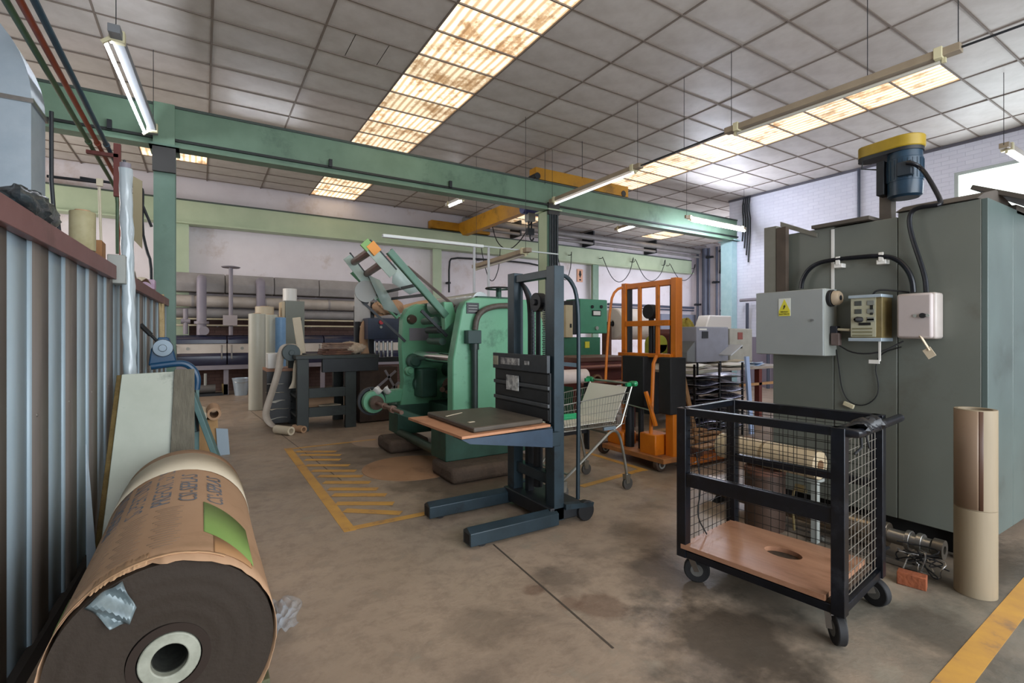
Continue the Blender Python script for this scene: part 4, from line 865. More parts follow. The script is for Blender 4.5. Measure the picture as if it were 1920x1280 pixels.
B().tube([PX(x, y, 3.935) for x, y in ((1568, 655), (1573, 690), (1578, 730), (1592, 755), (1620, 762), (1645, 745), (1648, 720), (1640, 690), (1650, 662), (1690, 650))], .004, 6, sm=2).go('cable', BLACK, ct)
B().bar(PX(1582, 755, 3.93), PX(1601, 763, 3.93), .02, .03).go('tag', IVORY, ct, bevel=.003)

# motor on its post
mt = thing('blue_motor', 'blue electric motor with yellow belt guard standing over the oven', 'motor', (4.3, 1.55, 2.2))
MX, MY = 4.34, 1.55
B().lathe([(0, 2.395), (.085, 2.395), (.102, 2.41), (.105, 2.49), (.105, 2.51), (.109, 2.51), (.109, 2.67), (.105, 2.675), (.103, 2.73), (0, 2.73)], (MX, MY, 0), (0, 0, 1), 32).go('motor_body', mat('motor_blue', '1f3444', '274155', rough=.35, scale=6, c3='18242e'), mt)
b = B()
for k in range(24): a = 2*PI*k/24; b.bar((MX+.109*math.cos(a), MY+.109*math.sin(a), 2.52), (MX+.109*math.cos(a), MY+.109*math.sin(a), 2.66), .006, .006, (math.cos(a), math.sin(a), 0))
b.go('cooling_ribs', mat('motor_blue', '2a4459'), mt)
B().box((MX-.105, MY-.04, 2.58), (.05, .09, .10)).go('terminal_box', mat('motor_dark', '26313b'), mt, bevel=.006)
def guard(r0, z0, z1):
    pts = []
    for k in range(13): a = -PI+PI*k/12; pts.append((MX+r0*math.cos(a), MY+r0*math.sin(a)))
    c2 = (MX-.02, MY+.22)
    for k in range(9): a = PI*k/8; pts.append((c2[0]+.07*math.cos(a), c2[1]+.07*math.sin(a)))
    return [(x, y) for x, y in pts]
B().prism(guard(.12, 0, 0), (0, 0, 2.745), (1, 0, 0), (0, 1, 0), (0, 0, .085)).go('belt_guard', mat('guard_yellow', 'a38826', '8f781f', rough=.4, scale=5, c3='5f5322'), mt, bevel=.008)
B().prism(guard(.112, 0, 0), (0, 0, 2.72), (1, 0, 0), (0, 1, 0), (0, 0, .028)).go('guard_base', DARK, mt)
B().box((MX-.03, MY+.125, 2.56), (.10, .05, .25)).go('mounting_plate', DARK, mt, bevel=.004)
B().span((MX+.02, MY+.09, 2.225), (MX+.10, MY+.17, 2.60)).go('post', mat('post_brown', '6e665c', '5d554c', rough=.5, scale=5), mt, bevel=.004)
B().tube([(MX-.07, MY+.24, 2.76), (MX-.09, MY+.24, 2.66), (MX-.04, MY+.16, 2.64)], .005).go('hook', DARK, mt)

# paper tubes standing
PT = mat('paper_tube', '978870', '8b7c64', rough=.55, scale=2, stretch=(4, 4, .4))
for z0, z1, lab in ((.0, .465, 'lower kraft paper tube standing on the floor in front of the oven'), (.466, 1.0, 'upper kraft paper tube with brown seam, stacked on the lower one')):
    t = thing('paper_tube', lab, 'tube', (3.567, .954, z0), group='paper tubes stacked by the oven')
    B().cyl((3.567, .954, z0), (3.567, .954, z1), .090, n=40, ri=.07).go('tube_wall', PT, t, bevel=.002)
    if z0 > 0:
        B().lathe([(.0905, z0+.01), (.0915, z0+.01), (.0915, z1-.01), (.0905, z1-.01)], (3.567, .954, 0), (0, 0, 1), 40)
        def seam(u, v): a = R(203+12*u); return (3.567+.0912*math.cos(a), .954+.0912*math.sin(a), z0+.005+(z1-z0-.01)*v)
        B().grid(seam, 4, 2).go('seam', mat('seam_brown', '4f3527', rough=.5), t, solid=.001)
        def wrap2(u, v): a = R(120+83*u); return (3.567+.0908*math.cos(a), .954+.0908*math.sin(a), z0+.005+(z1-z0-.01)*v)
        B().grid(wrap2, 16, 2).go('wrapper', mat('tube_wrap', '86705c', rough=.5), t, solid=.001)

# floor level stuff under the oven side
t = thing('chrome_roller', 'long chrome roller with bearings lying on the floor along the oven', 'roller', (3.72, 1.8, 0))
B().cyl((3.74, 1.42, .12), (3.70, 2.75, .12), .075, n=28).go('cylinder', mat('dull_chrome', 'a89a88', '8c8072', rough=.28, metal=.9, scale=5), t, bevel=.004)
B().cyl((3.745, 1.20, .12), (3.74, 1.42, .12), .045, n=20).cyl((3.744, 1.24, .12), (3.744, 1.27, .12), .062).cyl((3.742, 1.30, .12), (3.742, 1.325, .12), .062).go('journal', STEEL, t, bevel=.003)
B().cyl((3.747, 1.14, .12), (3.745, 1.19, .12), .058, n=20, ri=.025).go('bearing', mat('steel_worn', '7b756c', rough=.35, metal=.8), t)
for y in (1.45, 2.6): B().prism([(-.10, 0), (.10, 0), (.04, .05), (-.04, .05)], (3.74, y, 0), (1, 0, 0), (0, 0, 1), (0, .05, 0)).go('cradle', DARK, t)
B().bar((3.60, 1.20, .02), (3.55, 2.2, .02), .04, .03).go('perforated_rail', STEEL, t)
b = B()
for k in range(12): p = Vector((3.5985, 1.24, .036)).lerp(Vector((3.553, 2.16, .036)), k/11); b.cyl(p, p+Vector((0, 0, .002)), .008, n=10)
b.go('perforations', BLACK, t)
t = thing('wire_tangle', 'tangle of wires and twisted steel strips at the end of the chrome roller', 'scrap', (3.6, 1.15, 0))
for k in range(8):
    rr = random.Random(k+40); c = Vector((3.62, 1.18, .05)); p = [c+Vector((rr.uniform(-.12, .10), rr.uniform(-.10, .16), rr.uniform(-.045, .10))) for _ in range(6)]
    B().tube(p, .004, 6, sm=2).go('wire', STEEL if k % 2 else BLACK, t)
def bkM(a): return Matrix.Rotation(a, 3, 'Z')
tag(origin(B().box((3.37, 1.17, .035), (.07, .13, .07), bkM(.25)).go('red_brick', mat('brick_red', '93502f', '7c4228', rough=.85, scale=14, bump=.3), bevel=.004)), 'single red brick on the floor beside the cage trolley', 'brick')
t = thing('brown_drum', 'brown fibre drum standing behind the cage trolley', 'drum', (3.45, 2.35, 0))
B().lathe([(0, 0), (.13, 0), (.135, .02), (.135, .40), (0, .40)], (3.49, 2.10, 0), (0, 0, 1), 30).go('body', mat('drum_brown', '4c382c', '412f25', rough=.6, scale=4), t)
B().cyl((3.49, 2.10, .40), (3.49, 2.10, .434), .138, n=30).go('rim', RUST, t)
t = thing('cream_roll', 'cream paper roll lying across the drum behind the cage trolley', 'roll', (3.48, 2.15, .42))
B().cyl((3.50, 1.72, .53), (3.50, 2.46, .53), .095, n=30).go('paper', mat('roll_cream', 'c4b294', 'b7a586', rough=.5), t, bevel=.004)
B().cyl((3.50, 2.08, .53), (3.50, 2.10, .53), .097, n=30).go('tape_ring', mat('tape_dark', '8e7a5c'), t)
B().cyl((3.50, 1.715, .53), (3.50, 1.73, .53), .035, n=16).go('core', mat('roll_core_brown', '6d5036'), t)
t = thing('tap_stand', 'grey post with brass tap behind the cage trolley carrying the cream roll', 'stand', (3.55, 1.8, 0))
B().span((3.50, 1.74, 0), (3.535, 1.78, .42)).go('post', LGREY, t); B().span((3.46, 1.72, .415), (3.56, 1.80, .434)).go('saddle', LGREY, t)
B().cyl((3.48, 1.80, .34), (3.48, 1.88, .34), .014).box((3.48, 1.84, .365), (.02, .06, .02)).tube([(3.48, 1.88, .34), (3.47, 1.89, .25), (3.48, 1.88, .05)], .008).go('tap', mat('brass', '9a8a62', metal=.7, rough=.4), t)

# ================================================================== GREEN PRESS
pr_ = thing('printing_press', 'big green cast iron press with inclined rails in the middle of the hall', 'press', (2.7, 5.3, 0))
YBf = 4.50
polyB = [(2.06, .45), (2.12, .60), (2.12, 1.15), (2.22, 1.66), (2.26, 1.74), (2.36, 1.785), (3.02, 1.785), (3.12, 1.74), (3.22, 1.55), (3.32, 1.2), (3.36, .6), (3.36, .45)]
B().prism(polyB, (0, YBf, 0), (1, 0, 0), (0, 0, 1), (0, .14, 0)).go('side_frame', PRESS, pr_, bevel=.012)
polyA = [(2.12, .5), (2.17, .8), (2.14, 1.25), (2.16, 1.62), (2.22, 1.74), (2.34, 1.80), (2.85, 1.80), (2.95, 1.74), (3.0, 1.5), (3.36, 1.2), (3.36, .5)]
B().prism(polyA, (0, 6.05, 0), (1, 0, 0), (0, 0, 1), (0, .16, 0)).go('side_frame', PRESS, pr_, bevel=.015)
B().span((2.03, 4.48, .15), (3.4, 4.85, .47)).go('base', PRESSD, pr_, bevel=.01)
B().span((2.08, 6.03, .15), (3.4, 6.38, .52)).go('base', PRESSD, pr_, bevel=.01)
B().span((2.5, 4.85, .18), (3.3, 6.05, .55)).go('cross_bed', PRESSD, pr_, bevel=.01)
B().cyl((2.12, 4.86, .17), (2.12, 6.04, .17), .05, n=18).go('tie_bar', mat('dirty_green_bar', '4b5b4c', '3f4c40', rough=.4, metal=.3, scale=5), pr_)
B().cyl((2.36, 4.64, 1.14), (2.36, 6.05, 1.14), .065, n=26).go('chrome_cylinder', CHROME, pr_)
B().cyl((2.78, 4.64, .95), (2.78, 6.05, .95), .10, n=26).cyl((2.95, 4.64, 1.25), (2.95, 6.05, 1.25), .10, n=26).go('green_cylinder', PRESSD, pr_)
B().cyl((2.95, 4.64, .70), (2.95, 6.05, .70), .13, n=26).cyl((3.0, 4.64, 1.5), (3.0, 6.05, 1.5), .10, n=22).go('inking_roller', mat('roller_black', '1f2624', rough=.4), pr_)
B().span((2.62, 4.9, .60), (2.9, 5.9, .78)).go('ink_tray', PRESSD, pr_, bevel=.01)
for x, z, r_, y, m in ((2.22, .95, .055, 6.03, PRESS), (2.28, 1.07, .09, 6.03, PRESSD), (2.40, .78, .12, 6.03, PRESSD)):
    B().lathe([(0, .10), (r_*.6, .10), (r_*.7, .07), (r_, .06), (r_*1.05, 0)], (x, y, z), (0, -1, 0), 22).go('bearing_cap', m, pr_)
B().span((2.30, 5.80, .62), (2.52, 6.05, .98)).go('gear_case', PRESSD, pr_, bevel=.02)
B().lathe([(.03, .02), (.10, .02), (.11, .0), (.11, -.04), (.09, -.05), (.09, -.09), (.105, -.10), (.105, -.14), (0, -.14)], (2.50, 5.35, .80), (-.6, -.8, 0), 28).go('brown_flange', mat('oily_brown', '5e4c40', '4a3a30', rough=.35, metal=.5, scale=8), pr_)
B().lathe([(.0, .0), (.03, .0), (.03, .25), (.0, .25)], (2.40, 5.25, .80), (-.6, -.8, 0), 16).go('spindle', mat('oily_brown', '5e4c40'), pr_)
B().span((2.24, 6.045, 1.33), (2.50, 6.052, 1.49)).go('grey_plate', mat('plate_mauve', '7d7c84', rough=.4), pr_, bevel=.003)
B().lathe([(0, .06), (.05, .06), (.065, .0)], (2.27, 6.05, 1.60), (0, -1, 0), 18).go('shaft_boss', mat('oily_brown', '5e4c40'), pr_)
p0, p1 = PY(875, 567, 4.492), PY(898, 588, 4.492); npl = B().span((p0.x, 4.490, p1.z), (p1.x, 4.498, p0.z)).go('name_plate', mat('plate_black', '17191c', rough=.35), pr_, bevel=.001)
for k in range(3): B().span((p0.x+.02, 4.4885, p1.z+.022+.028*k), (p1.x-.02, 4.4895, p1.z+.028+.028*k)).go('plate_line', LGREY, npl)
pts = [PY(x, y, 4.46) for x, y in ((960, 573), (935, 573), (915, 577), (900, 586), (893, 600), (891, 618))]
B().tube(pts, .030, 12, sm=2).go('flexible_conduit', mat('ribbed_hose', '5d564e', '4a443e', rough=.5, scale=30), pr_)
p0, p1 = PY(878, 619, 4.40), PY(903, 644, 4.40); B().span((p0.x, 4.40, p1.z), (p1.x, 4.495, p0.z)).go('junction_box', mat('box_petrol', '27403f', rough=.5), pr_, bevel=.006)
a = PY(890, 644, 4.45); B().cyl((a.x, 4.45, .56), (a.x, 4.45, a.z), .034, n=16).cyl((a.x, 4.45, a.z-.06), (a.x, 4.45, a.z), .045).go('conduit_pipe', mat('petrol_pipe', '22302e', '2b3b38', rough=.4, scale=8), pr_)
a = PY(935, 541, 4.62); B().lathe([(.14, -.008), (.15, 0), (.14, .010), (.13, 0), (.14, -.008)], (a.x, 4.62, a.z), (0, 0, 1), 30).go('handwheel', DARK, pr_)
hw = B()
for k in range(3): t_ = 2*PI*k/3; hw.cyl((a.x, 4.62, a.z-.015), (a.x+.1*math.cos(t_), 4.62+.1*math.sin(t_), a.z), .008)
hw.cyl((a.x, 4.62, 1.78), (a.x, 4.62, a.z), .03).cyl((a.x, 4.62, a.z-.04), (a.x, 4.62, a.z+.01), .03).go('handwheel_hub', PRESSD, pr_)
B().cyl((a.x-.20, 4.66, 1.76), (a.x-.20, 5.9, 1.76), .10, n=24).go('top_cylinder', mat('pale_grey_roller', 'a9afae', rough=.3, metal=.5), pr_)
B().span((2.45, 4.6, 1.785), (3.0, 6.2, 1.81)).go('top_cover', PRESSD, pr_)
B().prism([(0, 0), (.10, 0), (.16, -.18), (.02, -.30)], (2.15, 4.79, 1.75), (1, 0, 0), (0, 0, 1), (0, .10, 0)).go('rail_bracket', PRESS, pr_, bevel=.01)
# inclined rails
def crail(a, b_, m, nm, w_=.05, h_=.06):
    bb = B().bar(a, b_, .012, h_); d = (b_-a).normalized(); up = Vector((0, 1, 0)).cross(d).normalized()
    bb.bar(a+up*h_/2+Vector((0, w_/2, 0)), b_+up*h_/2+Vector((0, w_/2, 0)), w_, .010).bar(a-up*h_/2+Vector((0, w_/2, 0)), b_-up*h_/2+Vector((0, w_/2, 0)), w_, .010)
    return bb.go(nm, m, pr_)
RG = mat('rail_green', '3c6f56', '33604a', rough=.4, scale=5); RL = mat('rail_pale_green', '6aa886', '5d9a78', rough=.45, scale=5)
crail(PY(731, 470, 4.76), PY(838, 592, 4.76), RG, 'near_rail'); crail(PY(662, 508, 6.2), PY(748, 594, 6.2), RL, 'far_rail')
for a, b_, Y_, m, nm in (((688, 458), (738, 514), 5.08, mat('pale_plate', '9fb3a8', 'aebfb5', rough=.5, scale=6), 'near_plate'), ((651, 481), (710, 558), 6.0, mat('pale_plate', '9fb3a8'), 'far_plate')):
    p, q = PY(a[0], a[1], Y_), PY(b_[0], b_[1], Y_); B().bar(p, q, .012, .11).go(nm, m, pr_)
    B().bar(p+Vector((.03, 0, .05)), q+Vector((.03, 0, .05)), .03, .012).go('plate_edge', DARK, pr_)
for a, b_ in (((664, 491), (703, 464)), ((688, 513), (727, 486))): B().cyl(PY(a[0], a[1], 6.0), PY(b_[0], b_[1], 5.08), .042, n=18).go('brown_roller', mat('copper_brown', '6a4a44', '7c5a52', rough=.3, metal=.4, scale=6), pr_)
p, q = PY(682, 453, 5.06), PY(694, 466, 5.06); B().bar(p, q, .03, .10).go('green_end', mat('lime', '7aa65a'), pr_)
p, q = PY(693, 457, 5.055), PY(708, 474, 5.055); B().bar(p, q, .03, .10).go('orange_end', mat('bright_orange', 'e0902a'), pr_)
GP = mat('pale_guard', 'b9cbc5', 'a8bcb6', rough=.35, scale=5, alpha=.75)
B().add([PY(738, 490, 5.4), PY(752, 494, 5.4), PY(788, 545, 5.4), PY(768, 552, 5.4), PY(735, 530, 5.4)], [(0, 1, 2, 3, 4)]).go('guard_plate', GP, pr_, solid=.006)
B().add([PY(690, 515, 5.9), PY(712, 525, 5.9), PY(752, 590, 5.9), PY(720, 580, 5.9)], [(0, 1, 2, 3)]).go('guard_plate', GP, pr_, solid=.006)
c = PY(686, 546, 5.95); B().cyl(c, c+Vector((0, .02, 0)), .13, n=26).go('grey_disc', mat('disc_grey', '8d8d88', rough=.4), pr_)
for (x0, y0_, Ya), (x1, y1_, Yb_) in (((720, 548, 6.1), (776, 535, 5.0)), ((700, 545, 6.0), (745, 590, 6.0)), ((764, 500, 5.6), (852, 574, 5.0)), ((735, 560, 5.8), (800, 552, 4.9)), ((674, 560, 6.1), (760, 640, 6.02)), ((790, 582, 4.8), (838, 630, 4.82))):
    B().bar(PY(x0, y0_, Ya), PY(x1, y1_, Yb_), .022, .03).go('link_bar', DARK if x0 not in (764,) else mat('bar_brown', '6e625c'), pr_)
for k, (x, y) in enumerate(((818, 600), (826, 618), (830, 640))):
    a = PY(x, y, 5.0-.03*k); B().cyl(a, a+Vector((.1, .6, 0)), .04, n=14).go('guide_roller', DARK if k % 2 else PRESSD, pr_)
# pulley, shaft on the left
B().lathe([(0, -.10), (.06, -.10), (.06, -.05), (.13, -.05), (.14, .0), (.13, .05), (0, .06)], (1.75, 5.95, .60), (0, 1, 0), 30).go('pulley', PRESS, pr_)
B().lathe([(.14, .05), (.17, .05), (.17, .10), (0, .10)], (1.75, 5.95, .60), (0, 1, 0), 30).go('pulley_rim', DARK, pr_)
B().lathe([(0, -.16), (.08, -.16), (.085, -.10), (0, -.10)], (1.75, 5.95, .60), (0, 1, 0), 24).go('pulley_hub', mat('oily_brown', '5e4c40'), pr_)
B().cyl((1.75, 4.95, .60), (1.75, 5.85, .60), .022, n=14).cyl((1.75, 5.2, .60), (1.75, 5.26, .60), .04).cyl((1.75, 5.5, .60), (1.75, 5.55, .60), .035).go('drive_shaft', mat('shaft_brown', '7a5f52', rough=.35, metal=.5), pr_)
B().bar((1.83, 6.12, .62), (2.2, 6.15, .64), .16, .16).go('arm', PRESS, pr_, bevel=.02)
B().bar((1.75, 5.23, .60), (2.2, 5.0, .42), .05, .06).go('shaft_bracket', PRESSD, pr_)
a = Vector((1.83, 5.98, .74))
def rg(u, v): return (1.72+.22*u, 5.85+.15*v, .755+.03*math.sin(11*u+3*v)-.10*v*(1-v)*2+.02*math.sin(25*v))
tag(origin(B().grid(rg, 12, 8).go('white_rag', WHITE, solid=.002, ang=60)), 'crumpled white rag lying on the green press pulley', 'rag')
for c, d, nm in (((2.12, 5.95, .075), (.5, .5, .15), 'left'), ((2.45, 4.46, .075), (.95, .52, .15), 'front')):
    tag(origin(B().box(c, d).go('concrete_block', mat('block_brown', '4e4137', '5d4d40', rough=.9, scale=9, bump=.5), bevel=.04)), 'dark stained concrete block under the far foot of the green press' if nm == 'left' else 'dark stained concrete block under the near foot of the green press', 'block')
tag(origin(B().lathe([(0, .004), (.50, .004), (.50, 0.0005)], (1.88, 5.03, 0), (0, 0, 1), 48).go('cardboard_disc', mat('disc_kraft', 'b28b6a', 'a57e5e', rough=.7, scale=3, c3='7d6048', s3=2.2))), 'large round kraft cardboard disc on the floor under the press', 'disc')
tag(origin(B().lathe([(0, .003), (.42, .003), (.42, 0.0003)], (2.06, 6.5, 0), (0, 0, 1), 40).go('cardboard_disc', mat('disc_pale', 'a08a78', rough=.7))), 'pale round cardboard disc on the floor at the far foot of the press', 'disc')

# floor markings
YM_ = thing('floor_marking', 'worn yellow hatched marking on the floor left of the press', 'marking', (1.2, 5, 0))
def strip2(p, q, w_, par, z=.0012, nm='line'): p = Vector((p[0], p[1], z)); q = Vector((q[0], q[1], z)); return B().bar(p, q, w_, .0012).go(nm, FLOORY, par)
strip2((.90, 6.68), (.90, 3.62), .085, YM_); strip2((.90, 6.62), (1.98, 6.62), .05, YM_, .0025); strip2((.90, 3.66), (1.60, 3.66), .07, YM_, .0040)
for k in range(11):
    L_ = PZ(565+k*21.0-k*2.6, 0) if 0 else None
lefts = [(555, 846.7), (563, 853), (572, 862), (574, 872.5), (585, 882.7), (597, 892.8), (607, 904.5), (616, 917), (624, 928), (630, 944), (646, 957)]
rights = [(630, 846.7), (639, 853), (638, 862), (655, 872.5), (667, 882.7), (680, 892.8), (694, 904.5), (708, 917), (724, 928), (738, 944), (752, 962)]
for (x0, y0_), (x1, y1_) in list(zip(lefts, rights)):
    p, q = PZ(x0, y0_), PZ(x1, y1_)
    if p.x < .93: p = p+(q-p)*((.93-p.x)/(q.x-p.x))
    strip2(p, q, .085, YM_, .0030, 'hatch')
YM2 = thing('floor_marking', 'worn yellow corner marking on the floor under the shopping cart', 'marking', (3.7, 4, 0))
strip2(PZ(1212, 882), PZ(1100, 848), .07, YM2); strip2(PZ(1206, 880), PZ(1090, 912), .07, YM2, .0025)
YM3 = thing('floor_marking', 'faded yellow stripe on the floor in the near right corner', 'marking', (3, .8, 0))
strip2((2.2, .74), (4.6, .84), .10, YM3)

# ================================================================== DRYER LINE AND DUCTS ALONG THE REAR WALL
Yd = 13.35
xa, xb = PY(322, 640, Yd).x, PY(760, 640, Yd).x
dy = thing('dryer_line', 'long navy and white drying machine along the rear wall', 'machine', ((xa+xb)/2, Yd, 0))
n_ = 5; seg = (xb-xa)/n_
for k in range(n_):
    a, b_ = xa+seg*k, xa+seg*(k+1)-.02
    B().prism([(0, 1.20), (0, 1.30), (.05, 1.36), (.18, 1.40), (.7, 1.40), (.7, 1.20)], (a, Yd, 0), (0, 1, 0), (0, 0, 1), (b_-a, 0, 0)).go('navy_hood', NAVYG, dy, bevel=.01)
    d_ = B().span((a, Yd+.02, .98), (b_, Yd+.7, 1.20)).go('white_door', mat('door_cream', 'd6cfc6', 'cac2b8', rough=.5, scale=2), dy, bevel=.004)
    B().tube([(b_-.10, Yd+.01, 1.16), (b_-.10, Yd-.03, 1.12), (b_-.10, Yd-.03, .86), (b_-.10, Yd+.01, .82)], .018).go('handle', STEEL, d_)
    B().tube([(a+.08, Yd+.01, 1.16), (a+.08, Yd-.03, 1.12), (a+.08, Yd-.03, .86), (a+.08, Yd+.01, .82)], .018).go('handle', STEEL, d_)
    B().cyl((a+.3, Yd+.02, 1.09), (a+.3, Yd+.01, 1.09), .035, n=16).go('knob', LGREY, d_)
    B().prism([(0, .70), (-.03, .78), (-.02, .92), (.03, .98), (.7, .98), (.7, .70)], (a, Yd, 0), (0, 1, 0), (0, 0, 1), (b_-a, 0, 0)).go('navy_base', NAVYG, dy, bevel=.01)
    B().span((b_-.06, Yd+.05, 0), (b_+.04, Yd+.15, .62)).go('leg', PIPEG, dy)
B().span((xa, Yd, .60), (xb, Yd+.12, .70)).go('frame_rail', PIPEG, dy)
dk = thing('air_duct', 'wide grey lagged duct high along the rear wall', 'duct', (2, 14, 2.4))
x0, x1 = PY(322, 530, 13.9).x, PY(745, 530, 13.9).x
for k in range(5): a = x0+(x1-x0)*k/5; b_ = x0+(x1-x0)*(k+1)/5; B().prism([(13.8, 2.42), (13.75, 2.62), (13.83, 2.86), (14.3, 2.88), (14.3, 2.42)], (a, 0, 0), (0, 1, 0), (0, 0, 1), (b_-a-.012, 0, 0)).go('duct_section', LAG, dk, bevel=.02)
dk = thing('steam_pipe', 'thick pale pipe running under the lagged duct on the rear wall', 'pipe', (2, 13.9, 2.2))
B().cyl((x0, 13.95, 2.21), (x1, 13.95, 2.21), .14, n=20).go('pipe_run', mat('pale_pipe', 'bdb4aa', 'aaa198', rough=.5, scale=3), dk)
for k in range(7): a = x0+(x1-x0)*(k+.5)/7; B().cyl((a, 13.95, 2.21), (a+.05, 13.95, 2.21), .15, n=20).go('joint_band', LAG, dk)
B().cyl((x0, 14.04, 1.93), (x1, 14.04, 1.93), .12, n=20).go('lower_run', LAG, dk)
for k in range(4): a = x0+.5+k*1.9; B().span((a, 14.1, 1.7), (a+.05, 14.465, 2.3)).go('wall_bracket', PIPEG, dk)
dk = thing('thin_pipes', 'pair of thin pale pipes crossing the brown brick below the ducts', 'pipe', (2, 13.9, 1.7))
B().cyl((x0, 13.8, 1.78), (x1, 13.8, 1.78), .02, n=8).go('upper_pipe', IVORY, dk); B().cyl((x0, 13.8, 1.63), (x1, 13.8, 1.63), .02, n=8).go('lower_pipe', IVORY, dk)
for k in range(4): a = x0+.9+k*2.1; B().span((a, 13.80, 1.6), (a+.03, 14.465, 1.63)).go('pipe_bracket', PIPEG, dk)
for px, lab in ((378, 'grey elbow pipe dropping from the duct left of the disc topped post'), (489, 'grey elbow pipe dropping from the duct behind the white rolls')):
    p = PY(px, 522, 13.55); t = thing('elbow_pipe', lab, 'pipe', (p.x, 13.55, 1.4))
    B().tube([(p.x, 13.85, 2.72), (p.x, 13.6, 2.72), (p.x, 13.55, 2.62), (p.x, 13.55, 1.40)], .10, 16, sm=2).go('pipe_run', mat('lilac_grey_pipe', '938d96', '888290', rough=.5, scale=3), t)
    B().cyl((p.x, 13.55, 1.66), (p.x, 13.55, 1.72), .15, n=18).go('flange', PIPEG, t)
    if px < 400: B().cyl((p.x+.05, 13.5, 1.5), (p.x+.05, 13.40, 1.5), .1, n=18).go('fan_port', PIPEG, t)
p = PY(433, 500, 13.25); t = thing('signal_post', 'grey post with flat disc top and square box above the dryer', 'post', (p.x, 13.3, 1.4))
B().cyl((p.x, 13.3, 1.4), (p.x, 13.3, p.z), .045, n=12).go('post', PIPEG, t)
B().lathe([(0, .03), (.10, .02), (.20, 0), (.18, -.02), (0, -.02)], (p.x, 13.3, p.z), (0, 0, 1), 26).go('disc_top', PIPEG, t)
B().span((p.x-.16, 13.2, 1.62), (p.x+.13, 13.28, 1.86)).go('square_box', mat('box_mauve', 'a39a9c'), t, bevel=.005)
p = PY(348, 600, 13.6); t = thing('valve_pipe', 'small pale standing pipe with valve at the left end of the dryer', 'pipe', (p.x, 13.6, 1.4))
B().tube([(p.x, 13.6, 1.42), (p.x, 13.6, 2.0)], .05, 10).cyl((p.x-.09, 13.6, 1.72), (p.x+.09, 13.6, 1.72), .06).go('pipe_run', PIPEG, t)
t = thing('metal_bucket', 'dented galvanised bucket on the floor under the dryer', 'bucket', (PZ(452, 733).x, PZ(452, 733).y, 0))
p = PY(452, 733, 13.2); B().lathe([(0, 0), (.13, 0), (.18, .38), (.19, .38), (.19, .40), (.175, .40), (.12, .02), (0, .02)], (p.x, 13.2, 0), (0, 0, 1), 26).go('shell', GALV, t)
B().tube([(p.x-.18, 13.2, .36), (p.x-.1, 13.02, .30), (p.x+.1, 13.02, .30), (p.x+.18, 13.2, .36)], .006, sm=1).go('handle', STEEL, t)
p = PY(385, 725, 13.4); t = thing('floor_pump', 'small pump with upright rod on the floor under the dryer', 'pump', (p.x, 13.4, 0))
B().span((p.x-.35, 13.3, 0), (p.x+.35, 13.55, .06)).go('base', DARK, t); B().cyl((p.x-.2, 13.42, .16), (p.x+.2, 13.42, .16), .10).go('motor', mat('pump_grey', '5c5a58'), t)
B().cyl((p.x, 13.4, .1), (p.x, 13.4, .52), .03).go('rod', LGREY, t)
tag(origin(B().span((PY(430, 700, 13.4).x-.15, 13.4, 0), (PY(430, 700, 13.4).x-.02, 13.6, .26)).go('oil_can', mat('can_ochre', '7e6a3a'), bevel=.01)), 'small ochre can beside the dryer leg', 'can')

# ------------------------------------------------------------------ standing rolls, cabinet, bench
WR = mat('film_roll', 'c3c2b4', 'b9b8a9', rough=.4, scale=2)
for px, Y, r_, zt_, m, lab in ((482, 10.45, .145, 1.80, WR, 'tall white roll standing nearest in the group by the grey cabinet'), (507, 10.78, .135, 1.80, WR, 'tall white roll standing behind the nearest one, left of the blue roll'), (496, 11.12, .17, 1.97, mat('roll_buff', 'c7b9a0'), 'thick buff roll standing at the back of the roll group'), (526, 10.48, .095, 1.74, mat('roll_blue', '7ba4cc', '6d98c2', rough=.4), 'pale blue roll standing beside the white rolls')):
    p = PY(px, 650, Y); t = thing('standing_roll', lab, 'roll', (p.x, Y, 0), group='rolls standing by the grey cabinet')
    B().cyl((p.x, Y, 0), (p.x, Y, zt_), r_, n=30).go('wound_film', m, t, bevel=.01); B().cyl((p.x, Y, zt_), (p.x, Y, zt_+.012), r_*.45, n=20, ri=r_*.3).go('core', KRAFT, t)
p = PY(535, 600, 11.0); q = PY(571, 600, 11.0)
t = thing('grey_cabinet', 'tall narrow grey cabinet with a small white roll on top', 'cabinet', ((p.x+q.x)/2, 11.2, 0))
B().span((p.x, 11.0, 0), (q.x, 11.5, 2.10)).go('body', mat('cabinet_grey', '7f847b', '777c72', rough=.5, scale=2), t, bevel=.006)
B().span((p.x-.06, 11.02, 1.3), (p.x-.005, 11.5, 2.08)).go('side_panel', mat('buff_panel', 'c4b394'), t)
B().cyl((q.x-.1, 10.99, 1.72), (q.x-.1, 11.0, 1.72), .045).go('round_hole', BLACK, t)
t = thing('small_white_roll', 'small white paper roll standing on top of the grey cabinet', 'roll', ((p.x+q.x)/2-.05, 11.2, 2.10))
B().cyl(((p.x+q.x)/2-.07, 11.2, 2.105), ((p.x+q.x)/2-.07, 11.2, 2.36), .135, n=26, ri=.04).go('paper', WHITE, t, bevel=.006)
p = PY(566, 600, 8.5); tag(origin(B().bar((p.x+.0, 8.5, 1.104), (p.x-.08, 8.5, 1.68), .12, .04, (0, 1, 0)).go('cardboard_core', CREAM, bevel=.01)), 'cream cardboard strip standing on the dark workbench', 'cardboard')
wb = thing('workbench', 'black steel workbench with shelves left of the green press', 'workbench', (1.6, 8.1, 0))
WB = mat('bench_black', '2a3230', '232a29', rough=.5, scale=5, c3='1a1e1e', s3=3)
bx0, bx1 = PY(557, 700, 7.7).x, PY(668, 700, 7.7).x
for x in (bx0, bx1-.16):
    for y in (7.7, 8.5): B().span((x, y, 0), (x+.16, y+.10, 1.05)).go('leg', WB, wb, bevel=.004)
